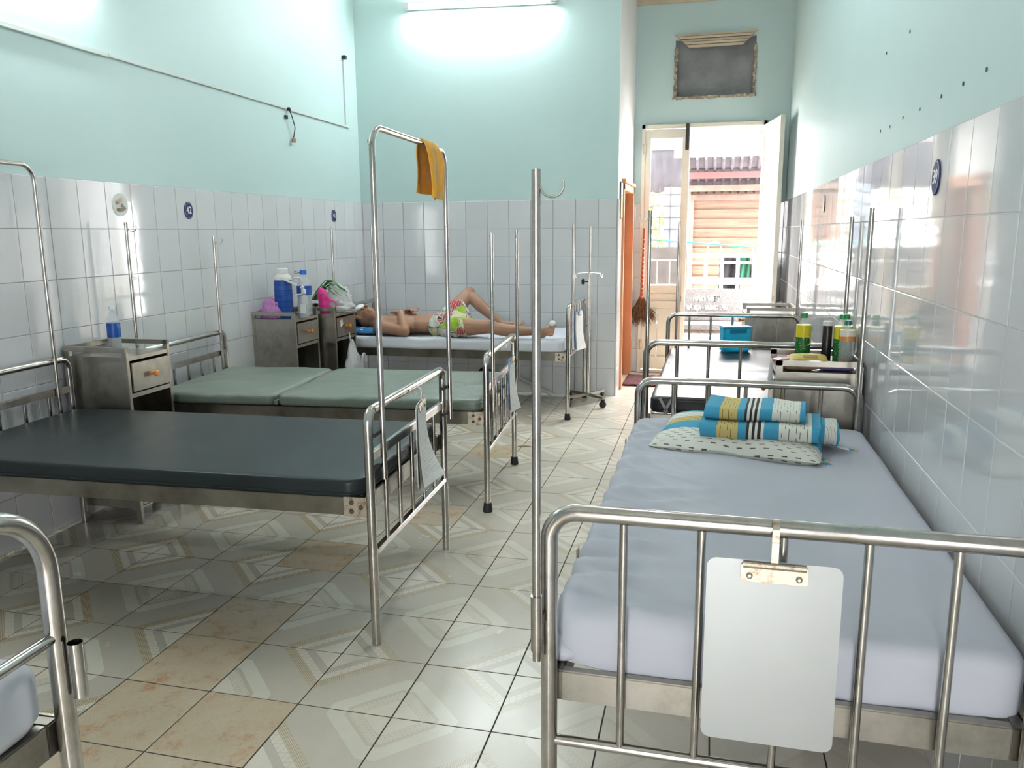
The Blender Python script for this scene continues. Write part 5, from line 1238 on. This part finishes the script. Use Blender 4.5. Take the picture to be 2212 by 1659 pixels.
for x, z in ((-1.48, 1.5), (1.48, 1.25)): MB().tube([(x, 0.02, 0), (x, 0.02, z)], 0.014, 8).obj('rod_post', 'whitewash', rd, smooth=True)
def garment(label, x0, x1, z0, z1, mat, y=10.83):
    def g(u, v): return Vector((x0 + (x1 - x0) * (u - 0.5 + (0.5 if True else 0)) * (1 + 0.15 * v) , y + 0.03 * math.sin(u * 11 + v * 3), z1 + (z0 - z1) * v + 0.02 * math.sin(u * 5)))
    o = evaluated(MB().grid(g, 16, 12), 'hanging_garment', mat, [('SOLIDIFY', dict(thickness=0.008))]); tag(o, label, 'garment', 'laundry behind the balustrade')
garment('black garment hanging behind the balustrade', 0.05, 0.29, 0.55, 1.16, 'black_cloth')
garment('green garment hanging behind the balustrade', 0.305, 0.43, 0.84, 1.16, 'green_cloth')
garment('rose garment hanging behind the balustrade at the open leaf', 0.45, 0.55, 0.84, 1.16, 'rose_cloth')
hs = thing('timber_house', 'orange plank house wall facing the balcony', 'house', (0, 13.0, -3.0))
for k in range(19):
    z = 2.4 + k * 0.145 + 0.0
    MB().box((1.55, 0.0, z), (4.1, 0.03, 0.155), (0.16, 0, 0)).obj('plank', 'planks', hs)
MB().bx(-0.50, -0.40, -0.45, -0.33, 0, 5.42).obj('corner_post', 'pale_timber', hs)
MB().bx(-0.42, -0.36, -0.06, 0.06, 0, 5.0).obj('wall_post', 'pale_timber', hs)
rfv = MB()
nr = 34
def rf(u, v): 
    x = -0.42 + u * 4.0; ph = (u * nr) % 1.0
    return Vector((x, 0.25 - 1.75 * v, 5.0 + 0.46 * v + (0.0 if ph > 0.22 else -0.035)))
evaluated(MB().grid(rf, nr * 9 + 1, 2), 'roof_sheet', 'roof_sheet', [('SOLIDIFY', dict(thickness=0.006))], hs)
for y, z, mat, t in ((-1.05, 5.27, 'red_timber', 0.085), (-0.58, 5.115, 'pale_timber', 0.085), (-0.15, 5.0, 'pale_timber', 0.08)): MB().bx(-0.42, 3.6, y - 0.03, y + 0.03, z - t / 2 - 0.03, z + t / 2 - 0.03).obj('roof_purlin', mat, hs)
MB().bx(-0.6, 3.6, -1.60, -1.53, 5.45, 5.72).obj('fascia', 'whitewash', hs)
sh_ = thing('tin_awning', 'dull purple tin awning seen through the door pane', 'awning', (-1.4, 11.9, -3.0))
def aw(u, v): return Vector((-1.2 + 2.1 * u, 0.5 * v, 5.62 - 0.58 * v + 0.012 * math.sin(u * 90)))
evaluated(MB().grid(aw, 120, 4), 'awning_sheet', 'purple_sheet', [('SOLIDIFY', dict(thickness=0.008))], sh_)
MB().bx(-1.2, 0.92, -0.05, 0.0, 5.60, 5.85).obj('awning_fascia', 'granite', sh_)
rl = thing('balcony_railing', 'thin pale railing in front of the dark hedge behind the door pane', 'railing', (-0.9, 10.6, -0.03))
for z in (0.45, 0.80, 1.12): MB().bx(-0.8, 0.53, -0.012, 0.012, z, z + 0.024).obj('railing_bar', 'granite', rl)
for k in range(9): MB().bx(-0.8 + k * 0.16, -0.785 + k * 0.16, -0.008, 0.008, 0, 1.12).obj('railing_post', 'granite', rl)
hg = MB().bx(-1.75, -0.37, 10.85, 10.95, -0.03, 1.26).obj('hedge_screen', 'dark_hedge_wall'); tag(hg, 'dark brown screen low behind the door pane', 'screen')
ms = thing('mesh_fence', 'thin wire mesh screen beyond the door pane', 'fence', (-1.4, 11.75, -3.0))
for k in range(15): MB().tube([(-1.2 + 0.15 * k, 0, 2.5), (-1.2 + 0.15 * k, 0, 5.1)], 0.008, 6).obj('mesh_wire', 'dark_metal', ms)
for k in range(14): MB().tube([(-1.2, 0, 2.9 + 0.16 * k), (0.9, 0, 2.9 + 0.16 * k)], 0.008, 6).obj('mesh_wire', 'dark_metal', ms)
MB().bx(-1.2, 0.92, 0.02, 0.06, 3.0, 4.25).obj('dark_screen', 'dark_hedge_wall', ms)
MB().bx(0.66, 0.95, 0.02, 0.05, 4.25, 5.08).obj('blue_sheet', 'blue_sheet', ms)
def tree(label, loc, rx, ry, rz_, n, mat, size, seed):
    t = thing('tree', label, 'tree', loc, 0, 'trees beyond the balcony'); rr = random.Random(seed)
    mb = MB()
    for k in range(n):
        d = Vector((rr.gauss(0, 1), rr.gauss(0, 1), rr.gauss(0, 1))).normalized() * rr.uniform(0.35, 1) ** 0.5
        c = Vector((d.x * rx, d.y * ry, d.z * rz_ + 4.4)); e = Euler((rr.uniform(0, 6), rr.uniform(0, 6), rr.uniform(0, 6))).to_matrix(); s = size * rr.uniform(0.6, 1.3)
        mb.add([c + e @ Vector(q) for q in ((-s, 0, 0), (0, -s * .45, 0.01), (s, 0, 0), (0, s * .45, 0.01))], [(0, 1, 2, 3)])
    f = mb.obj('foliage', mat, t); f['kind'] = 'stuff'
    MB().tube([(0, 0, 0), (0.05, 0, 2.2), (0, 0, 4.4)], [0.10, 0.08, 0.04], 8).obj('trunk', 'pale_timber', t, smooth=True)
tree('yellow green tree behind the wire mesh screen', (-1.6, 14.2, -3.0), 1.3, 0.7, 1.0, 900, 'foliage', 0.10, 1)
tree('pale green tree above the house roof at the right', (1.3, 16.5, -1.2), 1.0, 0.8, 0.8, 500, 'foliage', 0.10, 2)
